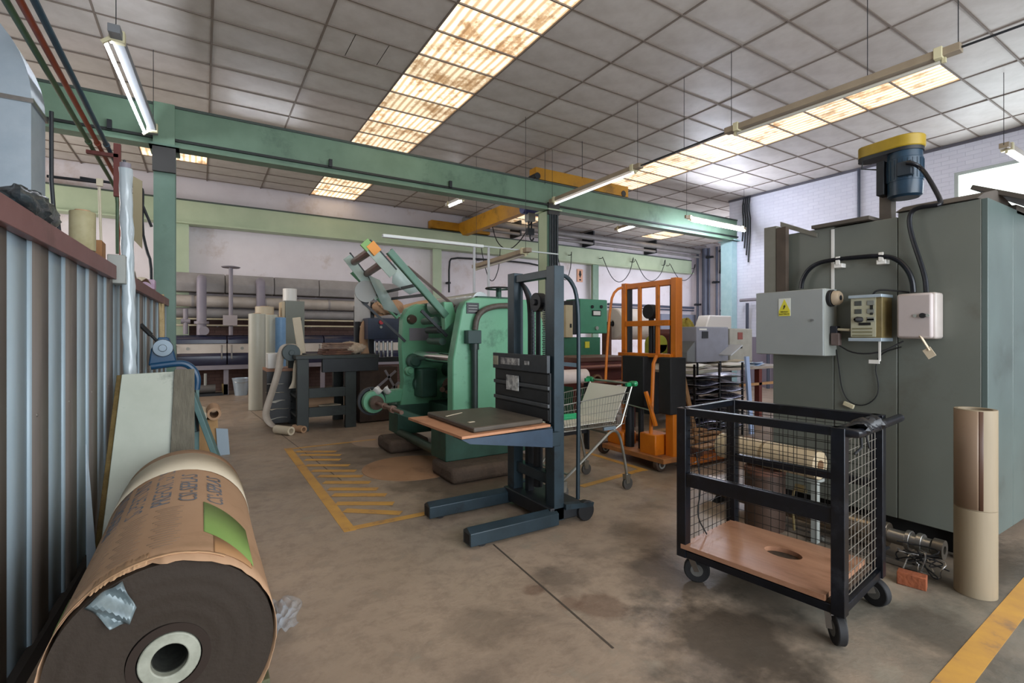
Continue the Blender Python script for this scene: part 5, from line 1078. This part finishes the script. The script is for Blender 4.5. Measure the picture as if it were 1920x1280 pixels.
B().span((bx0-.02, 7.68, 1.05), (bx1+.35, 8.62, 1.10)).go('bench_top', WB, wb, bevel=.004)
B().span((bx1-.5, 7.66, .85), (bx1+.33, 7.74, 1.05)).go('drawer_front', DARK, wb, bevel=.004)
for z0, z1 in ((.48, .62), (.20, .34)):
    B().span((bx0+.16, 7.7, z0), (bx1-.16, 7.76, z1)).go('rail', WB, wb, bevel=.003)
    B().span((bx0, 7.74, z0), (bx1, 8.55, z0+.03)).go('shelf', WB, wb)
t = thing('shelf_cabinet', 'open black shelf cabinet left of the workbench, papers sticking out', 'cabinet', (.95, 8.5, 0))
cx0, cx1 = PY(500, 700, 8.4).x, PY(556, 700, 8.4).x-.05
B().span((cx0, 8.4, .04), (cx0+.34, 9.0, .84)).go('closed_side', mat('cabinet_black', '17181a', rough=.4), t, bevel=.004)
for k in range(6): B().span((cx0+.36, 8.42, .08+.13*k), (cx1, 9.0, .10+.13*k)).go('shelf', DARK, t)
B().span((cx0, 8.4, .84), (cx1, 9.0, .88)).go('top', mat('top_copper', '9a6c50', rough=.5), t)
for k in range(5): sheet(B(), (cx1-.22, 8.46, .105+.13*k), .26, .22, .3*k, .03, k).go('paper_bundle', CREAM if k % 2 else WPAPER, t, solid=.004)
tag(origin(B().span((cx0+.02, 8.45, .882), (cx0+.24, 8.75, 1.12)).go('white_box', WHITE, bevel=.01)), 'small white box on the black shelf cabinet', 'box')
# reel with hanging strip
rc = PY(546, 661, 8.05)
t = thing('strip_reel', 'dark reel with pale paper strip hanging down to the floor', 'reel', (rc.x, 8.05, rc.z))
B().cyl(rc+Vector((0, -.03, 0)), rc+Vector((0, .13, 0)), .125, n=26).cyl(rc+Vector((0, -.06, 0)), rc, .04).go('reel_core', mat('reel_dark', '3f4c4e', rough=.5), t, bevel=.005)
B().bar(rc+Vector((.05, .1, 0)), (rc.x+.25, 8.2, 1.07), .05, .05).go('reel_arm', DARK, t)
def ribbon(pts, w_, m, nm, par):
    P = [Vector(p) for p in pts]
    for _ in range(2):
        q = [P[0]]
        for a, b_ in zip(P, P[1:]): q += [a*.75+b_*.25, a*.25+b_*.75]
        P = q+[P[-1]]
    vs = []
    for p in P: vs += [p+Vector((-w_/2, 0, 0)), p+Vector((w_/2, .02, 0))]
    fs = [(2*i, 2*i+1, 2*i+3, 2*i+2) for i in range(len(P)-1)]
    return B().add(vs, fs).go(nm, m, par, solid=.003, ang=60)
pp = [rc+Vector((.06, .05, .11)), rc+Vector((-.04, .05, .14)), rc+Vector((-.13, .05, .06)), PY(524, 690, 8.05), PY(512, 730, 8.05), PY(500, 765, 8.05), PY(498, 782, 8.05), PY(508, 797, 7.95), PY(528, 806, 7.9)]
ribbon(pp, .10, mat('strip_paper', 'c2b6a8', 'b3a698', rough=.6), 'paper_strip', t)
ribbon([rc+Vector((.12, .05, .02)), PY(556, 690, 8.0), PY(555, 715, 8.0), PY(548, 728, 8.0)], .10, CREAM, 'loose_end', t)
a = PZ(538, 806, .06)
tag(origin(B().cyl((a.x-.12, a.y+.15, .062), (a.x+.04, a.y-.12, .062), .06, n=24, ri=.035).go('paper_core', CREAM)), 'cream paper core lying on the floor at the end of the strip', 'core')
tag(origin(B().cyl((a.x+.12, a.y+.18, .05), (a.x+.22, a.y-.02, .05), .05, n=20, ri=.03).go('paper_core', KRAFT)), 'brown paper core lying against the workbench leg', 'core')
for i, (px, py, w_, h_, lab, m) in enumerate(((628, 655, .42, .05, 'lower stack of brown boards on the workbench', RUST), (632, 647, .36, .05, 'upper stack of brown boards on the workbench', mat('board_brown', '8c6d58', '6f5243', scale=12)))):
    p = PY(px, py, 8.0); t = thing('board_stack', lab, 'boards', (p.x, 8.0, 1.10+.09*i))
    for k in range(3): B().box((p.x+.02*k-.02*i, 8.05, 1.115+.03*k+.09*i), (w_, .4, .024), Matrix.Rotation(.1*k-.1*i, 3, 'Z')).go('board', m, t)
lump('paper_heap', (PY(650, 650, 8.2).x+.0, 8.02, 1.19), (.22, .15, .09), mat('paper_heap', 'c9b8a4', 'b29c86', rough=.7, scale=20, bump=.5), 'heap of crumpled pale paper scraps on the workbench', 'paper', 8)
for k, (x, w_, lab) in enumerate(((bx0+.35, .12, 'white tape roll on the lower shelf of the workbench'), (bx1-.4, .25, 'bundle of offcuts on the lower shelf of the workbench'))):
    if k == 0: tag(origin(B().cyl((x, 7.85, .235), (x, 7.85, .295), .07, n=22, ri=.03).go('tape_roll', WHITE)), lab, 'roll')
    else:
        t = thing('offcut_bundle', lab, 'offcuts', (x, 7.9, .24))
        for j in range(4): B().box((x+.02*j, 7.92, .245+.028*j), (w_, .2, .022), Matrix.Rotation(.25*j-.3, 3, 'Z')).go('offcut', CREAM if j % 2 else RUST, t)
tag(origin(B().span((bx0+.22, 8.1, .24), (bx0+.6, 8.4, .46)).go('carton', KRAFT, bevel=.004)), 'brown carton on the lower shelf of the workbench', 'carton')

# slitting machine with navy box, behind the press
sm = thing('slitting_machine', 'black framed slitting machine with navy control box behind the press', 'machine', (2.9, 8.2, 0))
P = lambda x, y, Y=8.3: PY(x, y, Y)
B().span((P(666, 600).x, 8.3, 0), (P(675, 600).x, 8.4, 1.88)).span((P(692, 600).x, 8.3, 0), (P(702, 600).x, 8.4, 1.95)).go('upright', DARK, sm, bevel=.004)
B().prism([(0, 0), (.26, 0), (.26, .52), (.18, .58), (.08, .57), (0, .48)], (P(666, 600).x-.02, 8.28, 1.62), (1, 0, 0), (0, 0, 1), (0, -.02, 0)).go('pale_side_plate', mat('side_plate', 'b4b0ac', 'a9a5a0', rough=.4), sm, bevel=.004)
B().cyl((P(683, 570).x, 8.25, 1.95), (P(683, 570).x, 8.2, 1.95), .05).go('plate_boss', DARK, sm)
B().span((P(690, 600, 7.9).x, 7.9, P(700, 636, 7.9).z), (P(748, 600, 7.9).x, 8.2, P(700, 596, 7.9).z)).go('navy_box', mat('navy_box', '232f4a', '1d2840', rough=.4), sm, bevel=.006)
a = P(714, 604, 7.9); B().cyl(a, a+Vector((0, -.03, 0)), .035, n=16).go('red_button', mat('red_button', 'c03440'), sm)
a = P(714, 613, 7.9); B().cyl(a, a+Vector((0, -.02, 0)), .022, n=12).go('grey_button', LGREY, sm)
B().span((P(665, 600).x, 8.2, .02), (P(760, 600).x, 8.25, .12)).span((P(665, 600).x, 8.2, .95), (P(760, 600).x, 8.3, 1.03)).go('cross_rail', DARK, sm)
for k in range(5): x = P(702+8*k, 650).x; B().cyl((x, 8.28, 1.03), (x, 8.28, 1.30), .02, n=8).go('chrome_pin', CHROME, sm)
for (x0, y0_), (x1, y1_) in (((706, 727), (742, 695)), ((722, 694), (742, 730)), ((728, 736), (748, 716))): B().bar(P(x0, y0_, 7.6), P(x1, y1_, 7.6), .02, .035).go('scissor_bar', PIPEG, sm)
B().span((P(675, 700, 7.95).x, 7.95, .02), (P(745, 700, 7.95).x, 8.15, .88)).go('brown_bin', mat('bin_brown', '4b3a31', '3a2d27', rough=.8, scale=6), sm)
t = thing('brown_paper_tail', 'strip of brown paper hanging down beside the navy control box', 'paper', (P(684, 640).x, 8.2, 1.1))
ribbon([P(690, 600, 8.15), P(684, 608, 8.1), P(681, 640, 8.1), P(686, 668, 8.1)], .14, KRAFT, 'strip', t)
lump('kraft_heap', (P(722, 590).x, 8.1, 1.86), (.26, .14, .12), KRAFT, 'crumpled brown paper on top of the navy control box', 'paper', 12)
tag(origin(B().prism([(0, 0), (.9, .25), (.95, .20), (.5, .02), (.05, -.06)], P(712, 585, 8.35), (1, 0, 0), (0, 0, 1), (0, .5, 0)).go('kraft_sheet', mat('kraft_light', 'c29a74'))), 'folded sheet of light brown paper behind the inclined rails', 'paper')

# ------------------------------------------------------------------ green control cabinet and what stands around it
P = lambda x, y, Y=6.9: PY(x, y, Y)
t = thing('control_cabinet', 'green control cabinet with meter standing on a green pedestal', 'cabinet', (P(1105, 600).x, 7.1, 0))
a, b_ = P(1087, 625), P(1139, 562)
B().span((a.x, 6.93, a.z), (b_.x, 7.3, b_.z)).go('body', mat('cab_green', '3f8767', '387a5d', rough=.4, scale=3), t, bevel=.006)
B().span((a.x+.01, 6.90, a.z+.01), (b_.x-.01, 6.93, b_.z-.01)).go('door', mat('cab_green2', '4a9472', '43896a', rough=.38, scale=3), t, bevel=.004)
B().span((a.x-.12, 6.95, a.z-.02), (a.x-.01, 7.28, b_.z-.03)).go('dark_side', DARK, t)
m0, m1 = P(1110, 592), P(1126, 582); B().span((m0.x, 6.885, m0.z), (m1.x, 6.90, m1.z)).go('meter', BLACK, t); B().span((m0.x+.02, 6.88, m0.z+.015), (m1.x-.02, 6.885, m1.z-.015)).go('meter_face', WHITE, t)
for x in (1110, 1127): c = P(x, 575); B().cyl((c.x, 6.90, c.z), (c.x, 6.88, c.z), .03, n=14).go('lamp', BLACK, t)
c = P(1118, 615); B().cyl((c.x, 6.90, c.z), (c.x, 6.87, c.z), .035, n=16).go('emergency_knob', LGREY, t)
a2, b2 = P(1062, 640), P(1129, 632); B().span((a2.x, 6.95, 0), (b2.x, 7.5, b2.z)).go('pedestal', mat('ped_green', '35765a', '2d6a4f', rough=.45, scale=3), t, bevel=.006)
c0, c1 = P(1097, 652, 6.94), P(1105, 640, 6.94); B().span((c0.x, 6.935, c0.z), (c1.x, 6.95, c1.z)).go('yellow_sticker', mat('sticker_yellow', 'd9cf3a'), t)
t = thing('beige_drive', 'slim beige electrical drive on the pedestal left of the green control cabinet', 'electrical box', (P(1070, 600).x, 7.0, 1.3))
a, b_ = P(1061, 626), P(1074, 572); B().span((a.x, 6.90, a.z-.06), (b_.x, 7.2, b_.z)).go('case', mat('drive_beige', 'c2b391', 'b5a684', rough=.5, scale=3), t, bevel=.004)
c = P(1070, 612); B().span((c.x-.02, 6.895, c.z-.02), (c.x+.02, 6.90, c.z+.05)).go('connector', BLACK, t)

mt2 = thing('maroon_table', 'maroon machine table with rollers right of the shopping cart', 'table', (5.2, 5.8, 0))
a = PY(1083, 668, 5.4); x0 = a.x; x1 = x0+1.15
B().span((x0, 5.4, 1.02), (x1, 6.2, 1.08)).go('table_top', mat('table_brown', '6d4a3c', '5d3d32', rough=.5, scale=4), mt2, bevel=.004)
B().span((x0, 5.42, .66), (x1, 5.48, 1.02)).span((x0, 5.42, .66), (x0+.06, 6.2, 1.02)).go('apron', MAROON, mt2, bevel=.004)
for x in (x0, x1-.08):
    for y in (5.42, 6.1): B().span((x, y, 0), (x+.08, y+.08, 1.02)).go('leg', MAROON, mt2)
B().cyl((x0-.02, 5.36, .94), (x1, 5.36, .94), .035, n=16).cyl((x0, 5.34, .72), (x1, 5.34, .72), .03, n=14).go('roller', mat('roller_maroon', '8a5c54', rough=.3, metal=.4), mt2)
B().cyl((x0+.35, 5.38, .74), (x0+.35, 5.42, .74), .10, n=22, ri=.07).go('ring', mat('ring_tan', 'a07c60'), mt2)
t = thing('roll_stand', 'black stand carrying the short white roll behind the cart', 'stand', (3.75, 4.70, 0))
for x in (3.49, 4.02): B().span((x-.012, 4.66, 0), (x+.012, 4.74, .865)).go('post', DARK, t)
B().span((3.49, 4.68, .2), (4.02, 4.72, .24)).go('brace', DARK, t)
lr = PY(1150, 607, 8.3)
t = thing('large_white_roll', 'large white paper roll lying horizontally behind the orange stacker', 'roll', (lr.x+.5, 8.2, lr.z-.4))
B().cyl((lr.x-.05, 8.3, lr.z), (lr.x+1.05, 8.3, lr.z), .36, n=36, ri=.06).go('paper', mat('cream_white', 'eee4da', 'e4dacf', rough=.5), t, bevel=.03)
B().cyl((lr.x-.2, 8.3, lr.z), (lr.x+1.3, 8.3, lr.z), .045, n=14).go('spindle', DARK, t)
t = thing('unwind_stand', 'maroon and black stand holding the large white roll', 'stand', (lr.x+.5, 8.3, 0))
for x in (lr.x-.2, lr.x+1.2): B().span((x-.05, 8.2, 0), (x+.05, 8.4, lr.z-.05)).go('upright', RUST if x < lr.x else DARK, t)
B().span((lr.x-.2, 8.25, .5), (lr.x+1.2, 8.35, .62)).go('cross_member', mat('orange_red', 'b5583a', rough=.5), t)

bt = thing('packing_table', 'large low table with pale papers behind the cage trolley', 'table', (6.9, 5.3, 0))
B().span((5.62, 4.62, .86), (8.4, 6.1, .90)).go('table_top', mat('table_pale', 'a3988c', '958a7e', rough=.4, scale=3), bt, bevel=.004)
B().add([Vector((5.62, 4.60, .90)), Vector((6.35, 4.50, .90)), Vector((5.66, 4.60, .62))], [(0, 1, 2)]).go('hanging_flap', mat('flap_grey', '8f8c7c'), bt, solid=.01)
for x in (5.7, 7.6, 8.3):
    for y in (4.68, 6.0): B().span((x-.04, y-.04, 0), (x+.04, y+.04, .86)).go('leg', MAROON, bt)
B().span((7.1, 4.64, .60), (8.3, 4.68, .64)).go('brace', PINE, bt)
for i, (x, y, sx, sy, r_, m, lab) in enumerate(((6.3, 4.9, .5, .35, .2, WPAPER, 'white paper sheets on the packing table below the grey printer'), (7.1, 4.82, .6, .4, -.1, WPAPER, 'white paper sheets on the packing table below the beige printer'), (7.75, 4.9, .45, .35, .3, mat('sheet_blue', 'b7cbe6'), 'pale blue sheet on the right part of the packing table'), (7.9, 5.4, .5, .5, .1, CREAM, 'cream paper pile at the back of the packing table'))):
    t = thing('paper_sheets', lab, 'paper', (x, y, .90))
    for k in range(3): sheet(B(), (x+.03*k, y+.02*k, .906+.012*k), sx, sy, r_+.1*k, .02, i*3+k).go('sheet', m, t, solid=.003)
P = lambda x, y, Y=5.5: PY(x, y, Y)
a, b_ = P(1306, 660), P(1366, 613)
t = thing('grey_printer', 'grey office printer on the packing table', 'printer', ((a.x+b_.x)/2, 5.7, .9))
B().span((a.x, 5.5, .93), (b_.x, 6.0, b_.z)).go('body', mat('printer_grey', '8b8c99', '84858f', rough=.4), t, bevel=.015)
B().prism([(a.x-.0, .93), (a.x-.22, .95), (a.x-.22, 1.12), (a.x, 1.30)], (0, 5.52, 0), (1, 0, 0), (0, 0, 1), (0, .3, 0)).go('side_tray', mat('tray_grey', '6f7274'), t, bevel=.01)
B().span((a.x+.14, 5.49, b_.z-.20), (a.x+.30, 5.5, b_.z-.08)).go('screen', DARK, t); B().span((a.x+.06, 5.49, b_.z-.06), (a.x+.26, 5.498, b_.z-.03)).go('badge', WHITE, t)
B().bar((b_.x-.28, 5.40, 1.05), (b_.x+.05, 5.40, 1.22), .28, .02, (0, 0, 1)).go('output_tray', mat('tray_pale', 'c2c6cc'), t)
a2, b2 = P(1369, 662), P(1411, 616)
t = thing('beige_printer', 'beige printer with red panel right of the grey one', 'printer', ((a2.x+b2.x)/2, 5.7, .9))
B().span((a2.x, 5.5, .905), (b2.x, 6.0, b2.z)).go('body', mat('printer_beige', 'a9a69c', '9e9b90', rough=.45), t, bevel=.02)
c = P(1388, 628); B().span((c.x-.08, 5.49, c.z-.08), (c.x+.06, 5.5, c.z+.05)).go('red_panel', mat('panel_red', '8a4a42'), t)
c = P(1386, 650); B().span((c.x-.12, 5.49, c.z-.03), (c.x+.08, 5.5, c.z+.03)).go('paper_slot', BLACK, t)
t = thing('cream_machine', 'rounded cream machine cover behind the printers', 'machine', (P(1350, 600, 8.0).x, 8.2, 0))
a, b_ = P(1324, 612, 8.0), P(1372, 592, 8.0)
B().prism([(a.x, 1.0), (a.x, a.z), (a.x+.15, b_.z), (b_.x, b_.z), (b_.x, 1.0)], (0, 8.0, 0), (1, 0, 0), (0, 0, 1), (0, .35, 0)).go('cover', mat('cover_cream', 'cfcac2', rough=.4), t, bevel=.03)
B().span((a.x, 8.0, 0), (b_.x, 8.35, 1.0)).go('base', DARK, t)
t = thing('yellow_drum', 'rounded yellow cover beside the lift chain of the orange stacker', 'cover', (P(1230, 645, 6.2).x, 6.2, .95))
c = P(1232, 645, 6.2); B().cyl((c.x, 6.1, c.z), (c.x, 6.35, c.z), .16, n=28).span((c.x-.16, 6.1, c.z-.24), (c.x+.16, 6.35, c.z)).go('cover', mat('olive_yellow', 'a5a53c', '989830', rough=.5), t, bevel=.01)
c2 = P(1236, 662, 6.08); B().cyl((c2.x, 6.08, c2.z), (c2.x, 6.1, c2.z), .06).go('hole', BLACK, t)
B().span((c.x-.25, 6.12, 0), (c.x+.35, 6.55, c.z-.24)).go('base', DARK, t)
t = thing('maroon_case', 'maroon machine case with yellow cloth left of the grey printer', 'machine', (P(1285, 640, 6.6).x, 6.7, 0))
a, b_ = P(1255, 668, 6.6), P(1304, 617, 6.6); B().prism([(a.x, 0), (a.x, b_.z-.1), (a.x+.12, b_.z), (b_.x-.1, b_.z), (b_.x, b_.z-.25), (b_.x-.12, 0)], (0, 6.6, 0), (1, 0, 0), (0, 0, 1), (0, .4, 0)).go('case', MAROON, t, bevel=.02)
lump('yellow_cloth', (P(1291, 610, 6.7).x, 6.75, P(1291, 612, 6.6).z), (.13, .15, .15), mat('cloth_yellow', 'a8963c', '8e7f30', rough=.8, scale=9, bump=.4), 'folded yellow cloth lying on the maroon machine case', 'cloth', 21)
# tray rack
tr = thing('tray_rack', 'black wire rack stacked with shiny dark trays under the packing table', 'rack', (6.3, 4.3, 0))
RK = mat('rack_black', '17171b', rough=.4, metal=.4); SH = mat('shiny_sheet', '70708a', 'd0d0e6', rough=.2, metal=.5, scale=5, lo=.45, hi=.6)  # pale violet patches paint highlights onto the sheets
rx0, rx1 = PY(1302, 700, 4.2).x, PY(1392, 700, 4.2).x
for x in (rx0, (rx0+rx1)/2, rx1):
    for y in (4.2, 4.55): B().cyl((x, y, 0), (x, y, 1.02), .016, n=8).go('post', RK, tr)
for k in range(8):
    z = .12+.10*k
    B().span((rx0-.03, 4.18, z), (rx1+.03, 4.57, z+.008)).go('wire_shelf', RK, tr)
    for j, x in enumerate((rx0+.02, (rx0+rx1)/2+.03)): sheet(B(), (x+.20, 4.36, z+.014), (rx1-rx0)/2-.06, .42, .04*(k % 3)-.04, .03, k*2+j).go('tray_sheet', SH, tr, solid=.003)
tag(origin(B().bar((PX(1409, 760, 6.6).x, PX(1409, 760, 6.6).y, 0), PX(1400, 668, 6.6), .08, .03).go('blue_sheet', mat('sheet_lightblue', 'a9bfe6'))), 'pale blue plastic sheet hanging from the packing table edge', 'sheet')

# ------------------------------------------------------------------ wall fittings at the rear right
t = thing('wall_pipes', 'dark vertical pipes and valves on the end wall of the rear bay', 'pipe', (18.3, 12, 0))
GP_ = mat('slate_pipe', '4a5060', '434857', rough=.45, scale=4)
for px, r_, yb in ((1322, .13, 620), (1308, .05, 615), (1330, .035, 600), (1344, .05, 600), (1350, .025, 600), (1355, .02, 600), (1365, .05, 600)):
    a, b_ = PX(px, 455, 18.3), PX(px, yb, 18.3); B().cyl((18.3, a.y, b_.z-1.4), (18.3, a.y, min(a.z, 5.1)), r_, n=12).go('pipe_run', GP_, t)
for px, py in ((1331, 482), (1357, 508), (1362, 528), (1358, 582), (1342, 529), (1308, 571), (1355, 470)):
    a = PX(px, py, 18.25); B().box(a, (.10, .30, .08)).cyl(a, a+Vector((-.15, 0, 0)), .05).go('valve', DARK, t)
a = PX(1362, 515, 18.2); B().prism([(0, 0), (.35, .1), (.2, .9), (0, .7)], a, (0, 1, 0), (0, 0, 1), (.08, 0, 0)).go('dark_hopper', DARK, t)
t = thing('rear_pipe', 'dark horizontal pipe pair along the rear wall at the right', 'pipe', (13, 14.1, 2.5))
for py, r_ in ((572, .05), (578, .035)):
    a, b_ = PY(1140, py-2, 14.1), PY(1312, py+3, 14.1); B().cyl((a.x, 14.1, a.z), (18.1, 14.1, a.z), r_, n=10).go('pipe_run', GP_, t)
B().span((PY(1240, 580, 14.3).x, 14.3, 1.2), (PY(1310, 580, 14.3).x, 14.45, PY(1240, 588, 14.3).z)).go('grey_panel', mat('panel_slate', '7d8290'), t)
t = thing('ceiling_duct', 'grey pipe run under the rear bay ceiling at the right', 'duct', (14, 13.9, 4.9))
for dz, r_ in ((0, .10), (-.22, .05)): B().cyl((6.9, 13.9, 4.98+dz), (18.2, 13.9, 4.98+dz), r_, n=12).go('pipe_run', mat('duct_slate', '7c7a78', '6d6b6a', rough=.5, scale=3), t)
for x in (9, 12.2, 15.5): B().span((x-.03, 13.85, 4.7), (x+.03, 14.48, 5.22)).go('pipe_bracket', DARK, t)
t = thing('warning_sign', 'small orange warning sign with black symbol on the rear wall', 'sign', (PY(1088, 515, 14.2).x, 14.4, 3))
a, b_ = PY(1083, 528, 14.45), PY(1093, 505, 14.45); B().span((a.x, 14.46, a.z), (b_.x, 14.49, b_.z)).go('board', mat('sign_orange', 'd9a080'), t)
mx_ = (a.x+b_.x)/2; B().prism([(-.03, .42), (.03, .42), (.05, .30), (.07, .30), (0, .14), (-.07, .30), (-.05, .30)], (mx_, 14.455, a.z), (1, 0, 0), (0, 0, 1), (0, .004, 0)).go('symbol', BLACK, t)
B().span((mx_-.04, 14.455, a.z+.05), (mx_+.04, 14.459, a.z+.11)).go('symbol', BLACK, t)
for i, (x0, x1, yt, ybm, lab) in enumerate(((1132, 1190, 480, 529, 'cable loop hanging from the rear beam right of the warning sign'), (1193, 1250, 483, 527, 'cable loop hanging from the rear beam above the orange stacker'), (1258, 1306, 492, 526, 'cable loop hanging from the rear beam near the rear right corner'), (1046, 1074, 470, 525, 'cable loop hanging from the rear beam beside the green column'), (905, 940, 470, 527, 'cable loop hanging from the rear beam left of the blue stacker mast'))):
    pts = []
    for k in range(9): u = k/8; pts.append(PY(x0+(x1-x0)*u, yt+(ybm-yt)*(1-(2*u-1)**2)**.8, 13.95))
    for p in (pts[0], pts[-1]): p.y = 14.02
    tag(B().tube([(pts[0].x, 14.21, 4.3), (pts[0].x, 14.03, 4.28)]+pts+[(pts[-1].x, 14.03, 4.28), (pts[-1].x, 14.21, 4.3)], .014, 6, sm=1).go('hanging_cable', DARK), lab, 'cable')
t = thing('black_conduit', 'black conduit bent along the rear wall above the press', 'conduit', (8, 14.3, 3))
B().tube([PY(842, 548, 14.3), PY(842, 492, 14.3), PY(847, 483, 14.3), PY(890, 485, 14.3), PY(985, 492, 14.3), PY(1012, 498, 14.3)], .03, 8, sm=1).go('pipe_run', DARK, t)
for a in ((842, 530), (900, 486)): q = PY(a[0], a[1], 14.33); B().box((q.x, 14.4, q.z), (.1, .18, .06)).go('clip', DARK, t)
t = thing('wall_conduit', 'dark conduit running down the whitewashed wall beside the oven', 'conduit', (12.75, 5.4, 3))
a = PX(1610, 318, 12.75); B().cyl((12.76, a.y, 0), (12.76, a.y, 5.2), .03, n=10).go('pipe_run', GP_, t)
t = thing('rail_stand', 'grey pipe rail standing by the right wall left of the oven', 'rail', (12.4, 7, 0))
a, b_ = PX(1388, 563, 12.6), PX(1440, 563, 12.6); B().cyl((12.6, a.y, a.z), (12.6, b_.y-1, a.z), .045, n=10).go('rail', PIPEG, t)
a = PX(1401, 568, 12.6); B().cyl((12.6, a.y, 0), (12.6, a.y, a.z), .04, n=10).cyl((12.6, b_.y, 0), (12.6, b_.y, PX(1401, 563, 12.6).z), .04).go('post', GP_, t)
t = thing('corner_cables', 'bundle of dark cables at the end of the green beam', 'cable', (12.7, 8.35, 4.6))
for k in range(4): B().tube([(12.72, 8.25-.06*k, 5.2), (12.70, 8.28-.06*k, 4.9), (12.73, 8.26-.07*k, 4.5), (12.72, 8.3-.06*k, 4.0-.2*k)], .02, 6, sm=1).go('cable', DARK, t)

# ================================================================== FLUORESCENT FITTINGS
TUBE = emit('lit_tube', 'eef4ff', TUBE_E); FIX = mat('fitting_beige', '9b8d78', '8e806c', rough=.5, scale=4); CAP = mat('cap_cream', 'cfc8a4', rough=.5)
def fitting(label, p, q, wires, lit=True, body=FIX, w_=.11, group=None, off=(0, 0), cat='light', capm=CAP, tr=.019):
    p, q = Vector(p), Vector(q); d = (q-p).normalized()
    t = thing('fluorescent_light', label, cat, tuple((p+q)/2), group=group)
    B().bar(p, q, w_, .075).go('channel', body, t, bevel=.004)
    dn = Vector((off[0], off[1], -.075))
    for e, s in ((p, 1), (q, -1)):
        c = e+d*s*.13; B().bar(c, c+d*s*.07, w_+.03, .11).go('end_holder', capm, t, bevel=.006)
        B().bar(c+dn*.6, c+dn*1.25, .03, .03).go('lamp_socket', capm, t)
    B().cyl(p+d*.16+dn, q-d*.16+dn, tr, n=12).go('tube', (TUBE if lit is True else lit) if lit else mat('dark_tube', 'c8c6bc', rough=.3), t)
    for u in wires:
        c = p.lerp(q, u); B().cyl(c, (c.x, c.y, ZC), .004, n=6).go('hanging_wire', DARK, t)
    return t
ZL = 4.17
l2a, l2b = PZ(1803, 88, ZL), PZ(1362, 247, ZL)
fitting('unlit beige fluorescent fitting hanging nearest above the oven', l2b, l2a, (.03, .68, .99), False)
l3a, l3b = PZ(1202, 310, ZL), PZ(1033, 378, ZL)
fitting('beige fluorescent fitting hanging in front of the green column', l3b, l3a, (.02, .97), emit('weak_tube', 'eef4ff', 1.6))
t = thing('wiring_conduit', 'thin black conduit linking the hanging light fittings', 'conduit', (4.1, 3, ZL))
for a, b_ in ((l2b, l3a), (l2a, l2a+(l2a-l2b).normalized()*1.8)): B().cyl(a, b_, .012, n=8).go('conduit_run', DARK, t)
c = l2b.lerp(l3a, .45); B().cyl(c, (c.x, c.y, ZC), .004, n=6).go('hanging_wire', DARK, t)
fitting('lit fluorescent fitting hanging in front of the right end of the green beam', PZ(1285, 406, 4.2), PZ(1398, 429, 4.2), (.02, .97), emit('bright_tube', 'e6ecff', 70), FIX, .045, off=(0, -.06), tr=.030)
fitting('lit fluorescent fitting glowing just behind the green beam', PY(1155, 430, 10.1), PY(1200, 415, 9.0), (.1, .9), True)
za = 4.15; fa, fb = PZ(213, 52, za), PZ(289, 248, za)
fitting('lit fluorescent fitting hanging over the left partition', fa, fb, (.04, .97), True, mat('fitting_steel', '7c8084', rough=.5), .09, off=(-.085, 0), tr=.016)
fitting('beige fluorescent fitting slanting over the press near the blue mast', PZ(992, 468, 2.88), PZ(889, 500, 2.88), (.05, .95), False)
a = PZ(1882, 272, 4.17); fitting('lit fluorescent fitting hanging before the high window', a, a+Vector((1.5, 0, 0)), (.0, .9), True)
fitting('lit fluorescent fitting on the rear bay ceiling left of the crane', PY(838, 384, 12.4), PY(872, 369, 11.4), (.1, .9), True, WHITE)
fitting('lit fluorescent fitting in the rear bay above the dryer line', (.2, 10.3, 4.9), (1.8, 10.3, 4.9), (.1, .9), True)
t = thing('lamp_gantry', 'long white tube lamp on thin white poles above the press', 'light', (4.5, 7.5, 0))
a, b_ = PY(717, 443, 7.5), PY(1046, 475, 7.5); zz_ = (a.z+b_.z)/2
B().span((a.x, 7.485, zz_-.012), (b_.x, 7.515, zz_+.012)).go('channel', mat('trunk_grey', 'c9d2d2', rough=.4), t)
B().span((a.x, 7.46, zz_-.03), (a.x+1.75, 7.54, zz_+.02)).go('diffuser', mat('diffuser_white', 'eef4f4', rough=.3), t, bevel=.01)
for px in (889, 916): c = PY(px, 480, 7.5); B().cyl((c.x, 7.5, 0), (c.x, 7.5, zz_), .022, n=10).go('pole', mat('pole_white', 'b9bcc0', rough=.4), t)
for px in (1022, 1092):
    c = Vector((5.98, 8.29, 0)) if px < 1050 else Vector((6.38, 7.59, 0)); tag(B().cyl((c.x, c.y, ZC), (c.x, c.y, 4.5), .006, n=6).go('drop_wire', DARK), 'thin dark wire hanging from the ceiling above the yellow crane beam' if px < 1050 else 'thin dark wire hanging from the ceiling right of the crane beam', 'wire')
